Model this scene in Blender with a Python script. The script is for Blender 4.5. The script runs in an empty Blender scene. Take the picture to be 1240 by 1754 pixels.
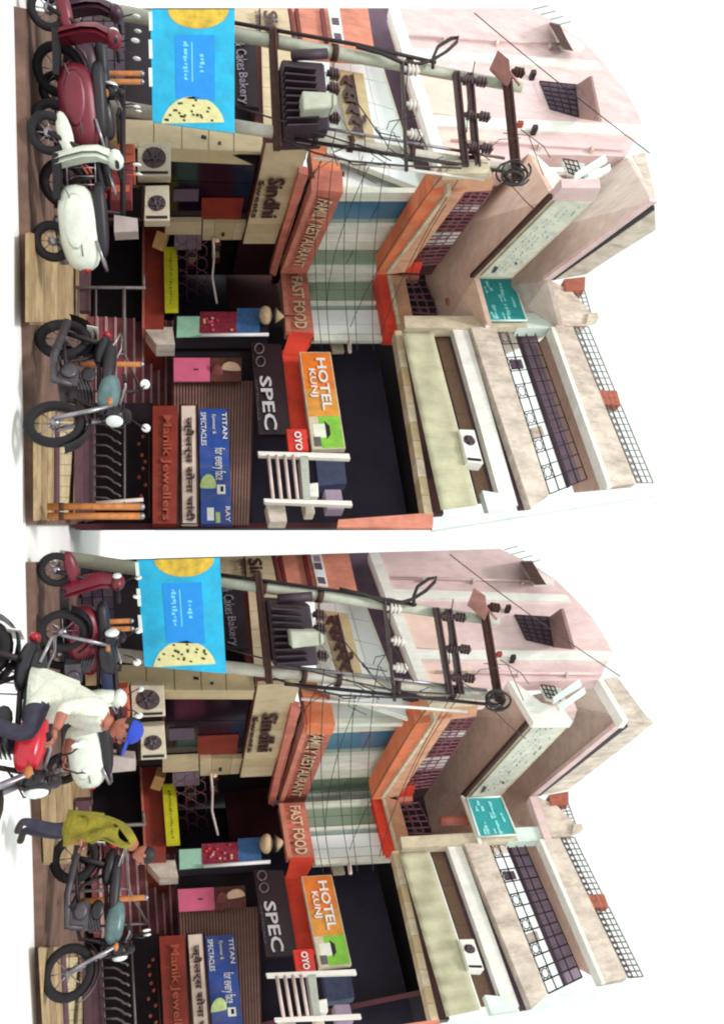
import bpy, math, random
from mathutils import Vector, Matrix
random.seed(7)
R = math.radians
sc = bpy.context.scene
COL = sc.collection

# ------------------------------------------------------------------ camera, sky, sun, exposure
FPX, CU, CH, HOR, EYE = 1200.0, 877.0, 620.0, 268.0, 1.6      # focal length in photo pixels, centre, eye-level row, eye height
PITCH = math.atan((CH - HOR) / FPX)
cam_d = bpy.data.cameras.new('camera')
cam = bpy.data.objects.new('camera', cam_d); COL.objects.link(cam)
cam_d.sensor_fit = 'VERTICAL'; cam_d.sensor_height = 36.0
cam_d.lens = FPX / 1754.0 * 36.0
cam_d.clip_end = 3000.0; cam_d.clip_start = 0.1
fwd = Vector((0, math.cos(PITCH), math.sin(PITCH))); upv = Vector((0, -math.sin(PITCH), math.cos(PITCH)))
right = Vector((1, 0, 0))
# the camera was held on its side: picture right is the world's up, picture top is the world's left
m = Matrix((upv, -right, -fwd)).transposed().to_4x4()
m.translation = Vector((0, 0, EYE))
cam.matrix_world = m
sc.camera = cam
sc.cycles.pixel_filter_type = 'BLACKMAN_HARRIS'; sc.cycles.filter_width = 2.1      # a soft phone lens

world = bpy.data.worlds.new('World'); sc.world = world; world.use_nodes = True
wn, wl = world.node_tree.nodes, world.node_tree.links
sky = wn.new('ShaderNodeTexSky'); sky.sky_type = 'NISHITA'; sky.sun_disc = False
SUN_EL, SUN_AZ = R(58), R(200)
sky.sun_elevation = SUN_EL; sky.sun_rotation = SUN_AZ
mixn = wn.new('ShaderNodeMix'); mixn.data_type = 'RGBA'; mixn.inputs[0].default_value = 0.96   # thick overcast over the clear sky
wl.new(sky.outputs[0], mixn.inputs[6]); mixn.inputs[7].default_value = (5.75, 6.15, 5.8, 1)
bg = wn['Background']; bg.inputs[1].default_value = 0.12
wl.new(mixn.outputs[2], bg.inputs[0])

sun_d = bpy.data.lights.new('sun', 'SUN'); sun_d.energy = 1.5; sun_d.angle = R(10); sun_d.color = (1, .93, .91)
sun = bpy.data.objects.new('sun', sun_d); COL.objects.link(sun)
sdir = Vector((math.sin(SUN_AZ) * math.cos(SUN_EL), math.cos(SUN_AZ) * math.cos(SUN_EL), math.sin(SUN_EL)))
sun.rotation_euler = sdir.to_track_quat('Z', 'Y').to_euler()
sc.view_settings.view_transform = 'Standard'; sc.view_settings.look = 'None'
sc.view_settings.exposure = 0.66; sc.view_settings.gamma = 1.0; sc.view_settings.use_curve_mapping = False

# ------------------------------------------------------------------ materials
def lin(v):
    v /= 255.0
    return v / 12.92 if v <= .04045 else ((v + .055) / 1.055) ** 2.4
MATS = {}
def M(name, rgb, k=.85, rough=.8, var=.25, scale=3.0, streak=.0, bump=.15, metal=0.0, stain=None):
    if name in MATS: return MATS[name]
    mt = bpy.data.materials.new(name); mt.use_nodes = True; MATS[name] = mt
    n, l = mt.node_tree.nodes, mt.node_tree.links
    b = n['Principled BSDF']; b.inputs['Roughness'].default_value = rough; b.inputs['Metallic'].default_value = metal
    base = [min(.85, lin(c) * k) for c in rgb]
    geo = n.new('ShaderNodeNewGeometry')
    no = n.new('ShaderNodeTexNoise'); no.inputs['Scale'].default_value = scale; no.inputs['Detail'].default_value = 6; no.inputs['Roughness'].default_value = .65
    l.new(geo.outputs['Position'], no.inputs['Vector'])
    rp = n.new('ShaderNodeValToRGB'); rp.color_ramp.elements[0].position = .3; rp.color_ramp.elements[1].position = .7
    rp.color_ramp.elements[0].color = [c * (1 - var) for c in base] + [1]
    rp.color_ramp.elements[1].color = [min(.9, c * (1 + var * .5)) for c in base] + [1]
    l.new(no.outputs[0], rp.inputs[0])
    out = rp.outputs[0]
    if streak > 0:                                            # rain streaks and damp stains running down
        mp = n.new('ShaderNodeMapping'); mp.inputs['Scale'].default_value = (2.6, 2.6, 1.0)
        l.new(geo.outputs['Position'], mp.inputs[0])
        n2 = n.new('ShaderNodeTexNoise'); n2.inputs['Scale'].default_value = 1.5; n2.inputs['Detail'].default_value = 10; n2.inputs['Roughness'].default_value = .74
        l.new(mp.outputs[0], n2.inputs['Vector'])
        r2 = n.new('ShaderNodeValToRGB'); r2.color_ramp.elements[0].position = .45; r2.color_ramp.elements[1].position = .72
        r2.color_ramp.elements[0].color = (0, 0, 0, 1); r2.color_ramp.elements[1].color = (streak,) * 3 + (1,)
        l.new(n2.outputs[0], r2.inputs[0])
        mx = n.new('ShaderNodeMix'); mx.data_type = 'RGBA'
        l.new(r2.outputs[0], mx.inputs[0]); l.new(out, mx.inputs[6])
        st = stain or (96, 84, 70)
        mx.inputs[7].default_value = [lin(c) * .8 for c in st] + [1]
        out = mx.outputs[2]
    l.new(out, b.inputs['Base Color'])
    if bump > 0:
        nb = n.new('ShaderNodeTexNoise'); nb.inputs['Scale'].default_value = 28; nb.inputs['Detail'].default_value = 4
        l.new(geo.outputs['Position'], nb.inputs['Vector'])
        bp = n.new('ShaderNodeBump'); bp.inputs['Strength'].default_value = bump; bp.inputs['Distance'].default_value = .02
        l.new(nb.outputs[0], bp.inputs['Height']); l.new(bp.outputs[0], b.inputs['Normal'])
    return mt
def glassy(name, rgb, k=.7):
    mt = M(name, rgb, k, rough=.12, var=.2, scale=.9, bump=0)
    return mt

# ------------------------------------------------------------------ mesh building
ORI = {}
class MB:
    def __init__(s): s.v = []; s.f = []; s.sm = []
    def _add(s, vs, fs, smooth=False):
        o = len(s.v); s.v += [Vector(p) for p in vs]
        for f in fs: s.f.append([i + o for i in f]); s.sm.append(smooth)
    def prism(s, poly, back):
        n = len(poly); poly = [Vector(p) for p in poly]
        bk = [p + (back[i] if isinstance(back, list) else back) for i, p in enumerate(poly)]
        fs = [list(range(n)), list(range(2 * n - 1, n - 1, -1))]
        for i in range(n):
            j = (i + 1) % n; fs.append([i, i + n, j + n, j])
        s._add(poly + bk, fs); return s
    def box(s, c, d, rz=0.0, rx=0.0, ry=0.0):
        c = Vector(c); mm = Matrix.Rotation(rz, 3, 'Z') @ Matrix.Rotation(ry, 3, 'Y') @ Matrix.Rotation(rx, 3, 'X')
        vs = [c + mm @ Vector((sx * d[0] / 2, sy * d[1] / 2, sz * d[2] / 2)) for sz in (-1, 1) for sx, sy in ((-1, -1), (1, -1), (1, 1), (-1, 1))]
        s._add(vs, [[3, 2, 1, 0], [4, 5, 6, 7], [0, 1, 5, 4], [1, 2, 6, 5], [2, 3, 7, 6], [3, 0, 4, 7]]); return s
    def tube(s, pts, r, n=6, r2=None):
        pts = [Vector(p) for p in pts]; m_ = len(pts); vs = []; fs = []
        prev = None
        for i, p in enumerate(pts):
            t = (pts[min(i + 1, m_ - 1)] - pts[max(i - 1, 0)])
            if t.length < 1e-7: t = Vector((0, 0, 1))
            t.normalize()
            if prev is None:
                a = t.orthogonal().normalized()
            else:
                a = prev - t * prev.dot(t)
                a = a.normalized() if a.length > 1e-6 else t.orthogonal().normalized()
            prev = a; b = t.cross(a)
            rr = r if r2 is None else r + (r2 - r) * i / max(1, m_ - 1)
            for k in range(n):
                an = 2 * math.pi * k / n
                vs.append(p + (a * math.cos(an) + b * math.sin(an)) * rr)
        for i in range(m_ - 1):
            for k in range(n):
                fs.append([i * n + k, i * n + (k + 1) % n, (i + 1) * n + (k + 1) % n, (i + 1) * n + k])
        fs.append(list(range(n - 1, -1, -1))); fs.append([(m_ - 1) * n + k for k in range(n)])
        s._add(vs, fs, True); return s
    def ell(s, c, rad, n=14, m_=9, rot=None, lo=0.0, hi=1.0, power=1.0):
        c = Vector(c); vs = []; fs = []
        for i in range(m_ + 1):
            th = math.pi * (lo + (hi - lo) * i / m_)
            for k in range(n):
                ph = 2 * math.pi * k / n
                cx, cy, cz = math.sin(th) * math.cos(ph), math.sin(th) * math.sin(ph), -math.cos(th)
                f = lambda q: math.copysign(abs(q) ** power, q)
                p = Vector((f(cx) * rad[0], f(cy) * rad[1], f(cz) * rad[2]))
                vs.append(c + (rot @ p if rot else p))
        for i in range(m_):
            for k in range(n):
                fs.append([i * n + k, i * n + (k + 1) % n, (i + 1) * n + (k + 1) % n, (i + 1) * n + k])
        fs.append(list(range(n - 1, -1, -1))); fs.append([m_ * n + k for k in range(n)])
        s._add(vs, fs, True); return s
    def torus(s, c, axis, R_, r, n=22, m_=8, squash=1.0):
        c = Vector(c); ax = Vector(axis).normalized(); a = ax.orthogonal().normalized(); b = ax.cross(a); vs = []; fs = []
        for i in range(n):
            an = 2 * math.pi * i / n; d = a * math.cos(an) + b * math.sin(an)
            for k in range(m_):
                q = 2 * math.pi * k / m_
                vs.append(c + d * (R_ + r * math.cos(q)) + ax * r * squash * math.sin(q))
        for i in range(n):
            for k in range(m_):
                fs.append([i * m_ + k, ((i + 1) % n) * m_ + k, ((i + 1) % n) * m_ + (k + 1) % m_, i * m_ + (k + 1) % m_])
        s._add(vs, fs, True); return s
    def build(s, name, mat, parent=None, kind=None, bevel=0.0):
        if not s.v: return None
        lo = Vector([min(v[i] for v in s.v) for i in range(3)]); hi = Vector([max(v[i] for v in s.v) for i in range(3)])
        c = (lo + hi) / 2
        me = bpy.data.meshes.new(name)
        me.from_pydata([tuple(v - c) for v in s.v], [], s.f)
        for p, q in zip(me.polygons, s.sm): p.use_smooth = q
        import bmesh
        bm = bmesh.new(); bm.from_mesh(me); bmesh.ops.recalc_face_normals(bm, faces=bm.faces)
        if bevel > 0:
            bmesh.ops.bevel(bm, geom=list(bm.edges), offset=bevel, segments=1, affect='EDGES', profile=.5)
        bm.to_mesh(me); bm.free()
        me.materials.append(mat)
        return link(name, me, c, parent, kind)
def link(name, me, c, parent=None, kind=None):
    o = bpy.data.objects.new(name, me); COL.objects.link(o)
    ORI[o.name] = c.copy()
    if parent is not None:
        o.parent = parent; o.location = c - ORI[parent.name]
    else: o.location = c
    if kind: o['kind'] = kind
    return o
def empty(name, label, cat, loc, group=None):
    o = bpy.data.objects.new(name, None); COL.objects.link(o); o.empty_display_size = .2
    o.location = loc; ORI[o.name] = Vector(loc)
    o['label'] = label; o['category'] = cat
    if group: o['group'] = group
    return o
def tag(o, label, cat, group=None):
    o['label'] = label; o['category'] = cat
    if group: o['group'] = group
    return o
def kids(o): return [c for c in bpy.data.objects if c.parent == o]
def copy_tree(o, parent=None):
    c = o.copy(); COL.objects.link(c); c.parent = parent
    for ch in kids(o): copy_tree(ch, c)
    return c
def bil(q, s, t):
    a = (q[0][0] * (1 - s) + q[1][0] * s, q[0][1] * (1 - s) + q[1][1] * s)
    b = (q[3][0] * (1 - s) + q[2][0] * s, q[3][1] * (1 - s) + q[2][1] * s)
    return (a[0] * (1 - t) + b[0] * t, a[1] * (1 - t) + b[1] * t)
def sub(q, s0, s1, t0, t1): return [bil(q, s0, t0), bil(q, s1, t0), bil(q, s1, t1), bil(q, s0, t1)]
TXT = {}
def text_mesh(body, depth, fat, align='LEFT'):
    key = (body, depth, fat)
    if key in TXT: return TXT[key]
    cu = bpy.data.curves.new('txt', 'FONT'); cu.body = body; cu.extrude = depth; cu.offset = fat; cu.resolution_u = 2
    ob = bpy.data.objects.new('txt', cu); COL.objects.link(ob)
    dg = bpy.context.evaluated_depsgraph_get()
    me = bpy.data.meshes.new_from_object(ob.evaluated_get(dg))
    bpy.data.objects.remove(ob); bpy.data.curves.remove(cu)
    vs = [v.co.copy() for v in me.vertices]; fs = [list(p.vertices) for p in me.polygons]
    bpy.data.meshes.remove(me)
    TXT[key] = (vs, fs); return TXT[key]

# ------------------------------------------------------------------ one street view, measured on the photograph
H2 = [[0.9401387404723897, 0.025178796643370322, 951.4661610383973], [0.0479362989189589, 1.0231168763006444, -26.95613722343193], [-1.4494281745228155e-05, 5.59108315928078e-05, 1.0]]
class View:
    def __init__(s, hom, where, uL, uR):
        s.h = hom; s.w = where; s.pl = {}
        k = math.hypot(FPX, CH - HOR)
        dL = Vector((uL - CU, k, 0)).normalized(); dR = Vector((uR - CU, k, 0)).normalized()
        s.dL, s.dR = dL, dR
        def nrm(d):
            n = Vector((d.y, -d.x, 0)); return n
        nL = nrm(dL); nR = nrm(dR)
        if nR.y > 0: nR = -nR
        if nL.x < 0: nL = -nL
        s.nL, s.nR = nL, nR
        for key, u, Y in (('W', 470, 19.3), ('R', 468, 18.5), ('B', 476, 17.2), ('I', 470, 22.5)):
            c = s.D(u, 300, Y); c.z = 0
            s.pl['F2' + key] = (c, nL); s.pl['F3' + key] = (c, nR)
        for key, src, u in (('F1W', 'F2W', 250), ('F1B', 'F2B', 345), ('F1R', 'F2R', 326), ('F1I', 'F2I', 250)):
            s.pl[key] = (s.P(u, 300, src), nR)
    def px(s, u, h):
        if s.h is None: return u, h
        a = s.h; w = a[2][0] * u + a[2][1] * h + a[2][2]
        return (a[0][0] * u + a[0][1] * h + a[0][2]) / w, (a[1][0] * u + a[1][1] * h + a[1][2]) / w
    def ray(s, u, h):
        U, V = s.px(u, h)
        return right * (U - CU) + upv * (V - CH) + fwd * FPX
    def P(s, u, h, plane, off=0.0):
        p, n = s.pl[plane]; d = s.ray(u, h)
        o = Vector((0, 0, EYE)); t = ((p + n * off) - o).dot(n) / d.dot(n)
        return o + d * t
    def D(s, u, h, Y):
        d = s.ray(u, h); return Vector((0, 0, EYE)) + d * (Y / d.y)
    def G(s, u, h, z=0.0):
        d = s.ray(u, h); return Vector((0, 0, EYE)) + d * ((z - EYE) / d.z)
    def pt(s, uh, plane, off=0.0):
        return s.D(uh[0], uh[1], plane - off) if isinstance(plane, (int, float)) else s.P(uh[0], uh[1], plane, off)
    def nin(s, plane): return Vector((0, 1, 0)) if isinstance(plane, (int, float)) else -s.pl[plane][1]
    # a slab whose face is the outline QUAD on a facade plane, OFF metres in front of it, TH metres thick
    def slab(s, name, plane, quad, mat, parent=None, off=0.0, th=.1, kind=None, bevel=0.0):
        return MB().prism([s.pt(q, plane, off) for q in quad], s.nin(plane) * th).build(name, mat, parent, kind, bevel)
    def cells(s, name, plane, quad, ns, nt, mats, parent, off=0.0, th=.05, gap=.04, gapt=None, jit=.012, lab=None):
        gapt = gap if gapt is None else gapt
        ss = ns if isinstance(ns, list) else [i / ns for i in range(ns + 1)]
        tt = nt if isinstance(nt, list) else [i / nt for i in range(nt + 1)]
        k = 0
        for j in range(len(tt) - 1):
            for i in range(len(ss) - 1):
                a, b = ss[i], ss[i + 1]; c, d = tt[j], tt[j + 1]
                gs = gap * (b - a); gt = gapt * (d - c)
                q = sub(quad, a + gs, b - gs, c + gt, d - gt)
                s.slab(name, plane, q, mats[k % len(mats)], parent, off + random.uniform(-jit, jit), th); k += 1
    def text(s, name, plane, quad, body, mat, parent, off=0.02, depth=.03, fat=.012, keep=True):
        vs, fs = text_mesh(body, .5, fat)
        if not vs: return
        x0 = min(v.x for v in vs); x1 = max(v.x for v in vs); y0 = min(v.y for v in vs); y1 = max(v.y for v in vs)
        mb = MB(); out = []
        for v in vs:
            p = bil(quad, (v.x - x0) / (x1 - x0), (v.y - y0) / (y1 - y0))
            out.append(s.pt(p, plane, off + (v.z + .5) * depth))
        mb._add(out, fs)
        return mb.build(name, mat, parent)
    def line(s, pts, Y, r, mb, n=5):
        mb.tube([s.pt(p, Y) if not isinstance(p, Vector) else p for p in pts], r, n)
    def base(s, u, h, plane, off=0.0):
        p = s.pt((u, h), plane, off); return p
    def grid(s, name, plane, quad, ns, nt, r, mat, parent, off=0.0, orn=None):
        mb = MB()
        for i in range(ns + 1): mb.tube([s.pt(bil(quad, i / ns, 0), plane, off), s.pt(bil(quad, i / ns, 1), plane, off)], r, 4)
        for j in range(nt + 1): mb.tube([s.pt(bil(quad, 0, j / nt), plane, off), s.pt(bil(quad, 1, j / nt), plane, off)], r, 4)
        if orn:
            for i in range(ns):
                if i % orn[0]: continue
                for j in range(*orn[1]):
                    a, b, c, d = i / ns, (i + 1) / ns, j / nt, (j + 1) / nt
                    mx, my = (a + b) / 2, (c + d) / 2
                    ring = [bil(quad, mx + (b - a) * .38 * math.cos(t * math.pi / 4), my + (d - c) * .38 * math.sin(t * math.pi / 4)) for t in range(9)]
                    mb.tube([s.pt(q, plane, off) for q in ring], r * .8, 4)
                    for (x, y) in ((a, c), (b, c), (a, d), (b, d)):
                        mb.tube([s.pt(bil(quad, x, y), plane, off), s.pt(bil(quad, mx + (x - mx) * .54, my + (y - my) * .54), plane, off)], r * .8, 4)
        return mb.build(name, mat, parent)

# palette
paperw = M('white_ground', (252, 252, 250), 1.0, .9, .02, 1, bump=0)
tan = M('tan_paving', (186, 156, 116), .75, .95, .4, 2.2, .5, stain=(120, 96, 70))
tan2 = M('tan_paving_pale', (202, 176, 134), .75, .95, .4, 2.6, .5, stain=(140, 110, 80))
tile_p = M('pale_floor_tile', (226, 208, 165), .8, .7, .2, 7, .3)
purp = M('purple_stone', (104, 72, 84), .8, .8, .3, 4)
asph = M('dusty_road', (140, 108, 94), .7, .95, .45, 1.8, .5, stain=(78, 58, 58))
dark = M('dark_interior', (38, 24, 40), .6, .9, .4, 2)  # for shaded openings the darkness is put into the base colour
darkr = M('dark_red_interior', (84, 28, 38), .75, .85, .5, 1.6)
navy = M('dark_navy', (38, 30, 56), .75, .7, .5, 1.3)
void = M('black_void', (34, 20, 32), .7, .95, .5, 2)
beige = M('beige_panel', (222, 200, 164), .85, .5, .15, 2.2, .25)
beiged = M('beige_tile', (206, 184, 142), .85, .45, .15, 3, .15)
cream = M('cream_plaster', (232, 218, 190), .85, .85, .22, 2, .55, stain=(140, 118, 92))
weath = M('weathered_plaster', (232, 218, 204), .88, .9, .25, 2.0, .72, stain=(142, 122, 110))
pinkw = M('pale_pink_plaster', (242, 214, 214), .88, .9, .18, .8, .55, stain=(206, 164, 160))
whitep = M('white_plaster', (246, 246, 236), .95, .85, .1, 1.5, .4, stain=(180, 180, 160))
mintw = M('mint_white_plaster', (228, 246, 236), .95, .8, .12, 1.2, .35, stain=(176, 200, 186))
salmon = M('salmon_plaster', (232, 150, 126), .85, .85, .3, 1.3, .5, stain=(150, 84, 70))
peach = M('peach_plaster', (236, 180, 146), .85, .9, .3, 1.4, .7, stain=(186, 130, 98))
orange = M('orange_plaster', (240, 128, 84), .9, .85, .3, 1.2, .7, stain=(226, 176, 136))
redp = M('vermilion_plaster', (238, 70, 46), .9, .75, .3, 1.4, .45, stain=(190, 60, 40))
bandp = M('salmon_fascia', (222, 132, 112), .85, .7, .3, 1.5, .55, stain=(130, 66, 60))
maroon = M('maroon_paint', (120, 36, 40), .8, .7, .35, 2.2, .3)
plinthr = M('red_oxide_plinth', (176, 62, 46), .8, .75, .35, 2.4, .5, stain=(120, 84, 80))
soff = M('brown_soffit_plaster', (226, 194, 176), .95, .9, .15, 1.4, .35, stain=(150, 112, 100))
soffg = M('grey_soffit_plaster', (222, 206, 196), .95, .9, .15, 1.4, .35, stain=(150, 126, 122))
gapm = M('plum_tone_and_recess_shade', (116, 92, 112), .7, .9, .25, 1.5)  # plum tone; on recesses it carries the overhang shade as colour
mint = M('mint_glass', (232, 250, 242), .98, .3, .08, 1.2, bump=0)
blueg = glassy('blue_glass', (84, 138, 172), .8)
greyg = glassy('grey_green_glass', (160, 178, 172), .85)
greeng = glassy('green_glass', (150, 172, 148), .85)
framew = M('cream_window_frame', (240, 244, 230), .9, .5, .15, 3, .2)
dglass = glassy('dark_window_glass', (34, 20, 36), .6)
iron = M('dark_iron', (54, 40, 48), .6, .6, .3, 8, metal=.3, bump=.05)
ironl = M('grey_iron', (126, 116, 116), .7, .55, .3, 8, metal=.3, bump=.05)
rust = M('rusty_steel', (92, 58, 52), .7, .8, .45, 9, metal=.2)
brickm = M('red_brick', (190, 110, 90), .8, .9, .3, 8)
pole_c = M('concrete_pole', (208, 204, 190), .85, .85, .2, 4, .3)
pole_g = M('greenish_metal', (198, 202, 184), .8, .6, .25, 3, .3, stain=(130, 116, 90))
trans = M('transformer_paint', (66, 50, 66), .6, .6, .4, 4, .3, stain=(110, 70, 60))
cable = M('black_cable', (44, 34, 38), .6, .6, .2, 8, bump=0)
ceram = M('white_insulator', (238, 232, 224), .9, .3, .1, 4, bump=0)
cerd = M('brown_insulator', (84, 60, 64), .7, .3, .3, 4, bump=0)
purpwall = M('purple_wall', (168, 148, 172), .8, .85, .2, 2)
chrome = M('bright_metal', (176, 170, 178), .75, .35, .4, 7, metal=.8, bump=0)
rubber = M('black_rubber', (30, 26, 32), .7, .85, .3, 8, bump=.1)
seatm = M('black_seat_vinyl', (36, 30, 40), .7, .5, .3, 3, bump=.1)
seatb = M('navy_seat_cover', (36, 44, 84), .7, .8, .3, 4)
mirr = M('white_mirror_glass', (245, 245, 245), .95, .2, .05, 3, bump=0)
enginem = M('grey_engine_metal', (98, 92, 100), .7, .45, .4, 9, metal=.5)
maroonp = M('maroon_scooter_paint', (128, 30, 52), .72, .4, .4, 3.5, bump=0)
whitesc = M('white_scooter_paint', (228, 234, 220), .88, .4, .2, 5, bump=0)
blackp = M('black_bike_paint', (30, 26, 36), .7, .38, .4, 6, bump=0)
tealp = M('pale_teal_bike_paint', (104, 136, 138), .75, .35, .4, 6, bump=0)
darksc = M('dark_plum_scooter_paint', (74, 40, 58), .75, .4, .35, 4, bump=0)
redsc = M('red_bike_paint', (214, 40, 60), .85, .25, .15, 2, bump=0)
redl = M('red_lamp_plastic', (170, 20, 30), .8, .25, .1, 3, bump=0)
clear = M('headlamp_glass', (230, 236, 236), .9, .1, .1, 3, bump=0)
woodo = M('orange_wood', (206, 130, 66), .8, .7, .35, 10, .3, stain=(120, 66, 36))
acm = M('beige_ac_case', (220, 208, 184), .85, .5, .12, 4, .3)
acd = M('ac_fan_dark', (92, 68, 74), .7, .6, .3, 6)
cyan = M('cyan_banner_cloth', (18, 176, 222), .95, .65, .3, 2.2, .3, stain=(90, 196, 216))
cyan2 = M('blue_banner_print', (10, 142, 226), .95, .6, .12, 6, bump=.05)
yell = M('yellow_print', (222, 186, 58), .9, .6, .45, 6, bump=.05)
pizza = M('pale_dough_print', (226, 220, 158), .9, .6, .2, 12, bump=.05)
olive_s = M('dark_topping_print', (58, 56, 44), .8, .6, .3, 12, bump=0)
whitet = M('white_lettering', (240, 240, 236), .9, .6, .08, 5, bump=0)
specw = M('soft_white_lettering', (206, 200, 206), .85, .6, .25, 6, bump=0)
dimt = M('worn_grey_lettering', (140, 130, 144), .75, .7, .5, 9, bump=0)
bluet = M('pale_blue_lettering', (120, 214, 246), .9, .6, .08, 5, bump=0)
brownt = M('dark_brown_lettering', (70, 34, 40), .8, .5, .25, 8, bump=0)
redt = M('dark_red_lettering', (120, 40, 44), .8, .6, .25, 8, bump=0)
creamt = M('cream_lettering', (236, 208, 176), .9, .5, .1, 5, bump=0)
faintp = M('faded_olive_print', (150, 146, 40), .9, .7, .2, 8, bump=0)
yellowb = M('yellow_board', (226, 222, 40), .9, .6, .15, 5, .2, stain=(170, 160, 40))
hotelo = M('orange_sign_face', (242, 128, 34), .88, .55, .3, 2.4, .35, bump=.05, stain=(150, 120, 90))
hotely = M('amber_sign_face', (232, 156, 60), .88, .55, .3, 2.4, .35, bump=.05, stain=(150, 120, 90))
hotelg = M('green_sign_face', (134, 206, 62), .88, .55, .3, 2.4, .35, bump=.05, stain=(150, 120, 90))
oyor = M('red_sign_face', (232, 44, 30), .88, .55, .3, 2.4, .35, bump=.05, stain=(150, 120, 90))
bluef = M('blue_sign_face', (26, 76, 166), .88, .55, .3, 2.4, .35, bump=.05, stain=(150, 120, 90))
spl = M('pale_green_splash', (188, 208, 136), .9, .6, .25, 9, bump=0)
tealt = M('pale_aqua_lettering', (150, 236, 236), .9, .6, .08, 5, bump=0)
teals = M('teal_sign_face', (38, 168, 172), .9, .5, .12, 3, .15, stain=(130, 190, 190))
cloth = M('pale_green_cloth', (204, 202, 170), .84, .9, .22, 1.1, .45, stain=(160, 154, 126))
shut = M('tan_shutter', (158, 116, 104), .8, .6, .2, 4, .3)
shutd = M('shutter_groove', (96, 62, 62), .8, .7, .2, 4)
meshm = M('brown_mesh', (150, 118, 96), .8, .8, .3, 20)
bannerw = M('faded_white_banner', (230, 232, 216), .9, .7, .22, 3, .45, stain=(150, 172, 160))
bannert = M('faded_teal_ink', (120, 160, 160), .85, .7, .35, 9, bump=0)
bannerf = M('very_faded_ink', (186, 204, 196), .88, .7, .3, 9, bump=0)
bannerd = M('dark_ink', (70, 84, 84), .8, .7, .35, 9, bump=0)
jewr = M('red_jewellery_board', (150, 50, 34), .8, .55, .3, 3, .3, stain=(110, 26, 26))
goldt = M('dull_gold_lettering', (176, 84, 60), .85, .4, .25, 9, bump=0)
pinkpo = M('pink_poster', (222, 104, 140), .88, .7, .12, 4, bump=0)
photo1 = M('poster_photo_brown', (112, 60, 52), .8, .6, .5, 9, bump=0)
skinm = M('skin', (176, 106, 84), .8, .55, .15, 6, bump=0)
skinp = M('pale_skin_print', (226, 186, 156), .85, .6, .2, 9, bump=0)
hairm = M('black_hair', (24, 18, 20), .7, .6, .2, 8)
shirtw = M('white_shirt', (226, 228, 212), .9, .9, .25, 7, .3, bump=.8, stain=(176, 176, 164))
capb = M('blue_cap', (40, 70, 190), .85, .8, .15, 6, bump=.1)
oliv = M('olive_yellow_kurta', (158, 146, 40), .8, .9, .4, 6, .4, bump=.8, stain=(104, 92, 30))
jeans = M('dark_grey_trousers', (60, 56, 76), .8, .9, .4, 7, bump=.7)
shoe = M('dark_leather', (46, 32, 32), .7, .5, .2, 6)
palepk = M('faint_peach_plaster', (246, 214, 200), .92, .85, .15, 1.2, .3, stain=(206, 168, 160))
hoodm = M('mauve_hood_concrete', (176, 140, 134), .8, .85, .25, 3, .4, stain=(120, 90, 96))
flow = M('rose_collage_print', (164, 46, 72), .85, .6, .6, 13, bump=0)
bluepo = M('blue_poster_print', (70, 120, 180), .85, .6, .4, 13, bump=0)
mintpo = M('mint_poster', (172, 224, 200), .9, .6, .15, 5, bump=0)
lampb = M('straw_lamp', (216, 186, 150), .85, .7, .25, 8)
tubew = M('white_tube', (240, 240, 242), .95, .4, .05, 4, bump=0)
carton = M('tan_carton', (220, 170, 110), .85, .8, .2, 6)
orgb = M('orange_red_goods', (206, 100, 74), .85, .7, .35, 12)
mrnb = M('maroon_goods', (136, 50, 60), .8, .7, .35, 10)
stone = M('dark_stone_block', (92, 76, 88), .75, .85, .35, 5)
stone2 = M('dusky_stone_block', (72, 54, 74), .75, .85, .35, 5)
grillew = M('cream_grille', (224, 206, 200), .9, .6, .15, 8)
grilled = M('plum_iron_grille', (150, 96, 110), .8, .6, .25, 8)
reddk = M('dark_red_board', (112, 44, 48), .75, .8, .3, 5)

# ------------------------------------------------------------------ the setting
g = MB(); g.prism([(-400, -60, -.12), (400, -60, -.12), (400, 900, -.12), (-400, 900, -.12)], Vector((0, 0, -.3)))
g.build('ground', paperw, None, 'structure')

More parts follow.
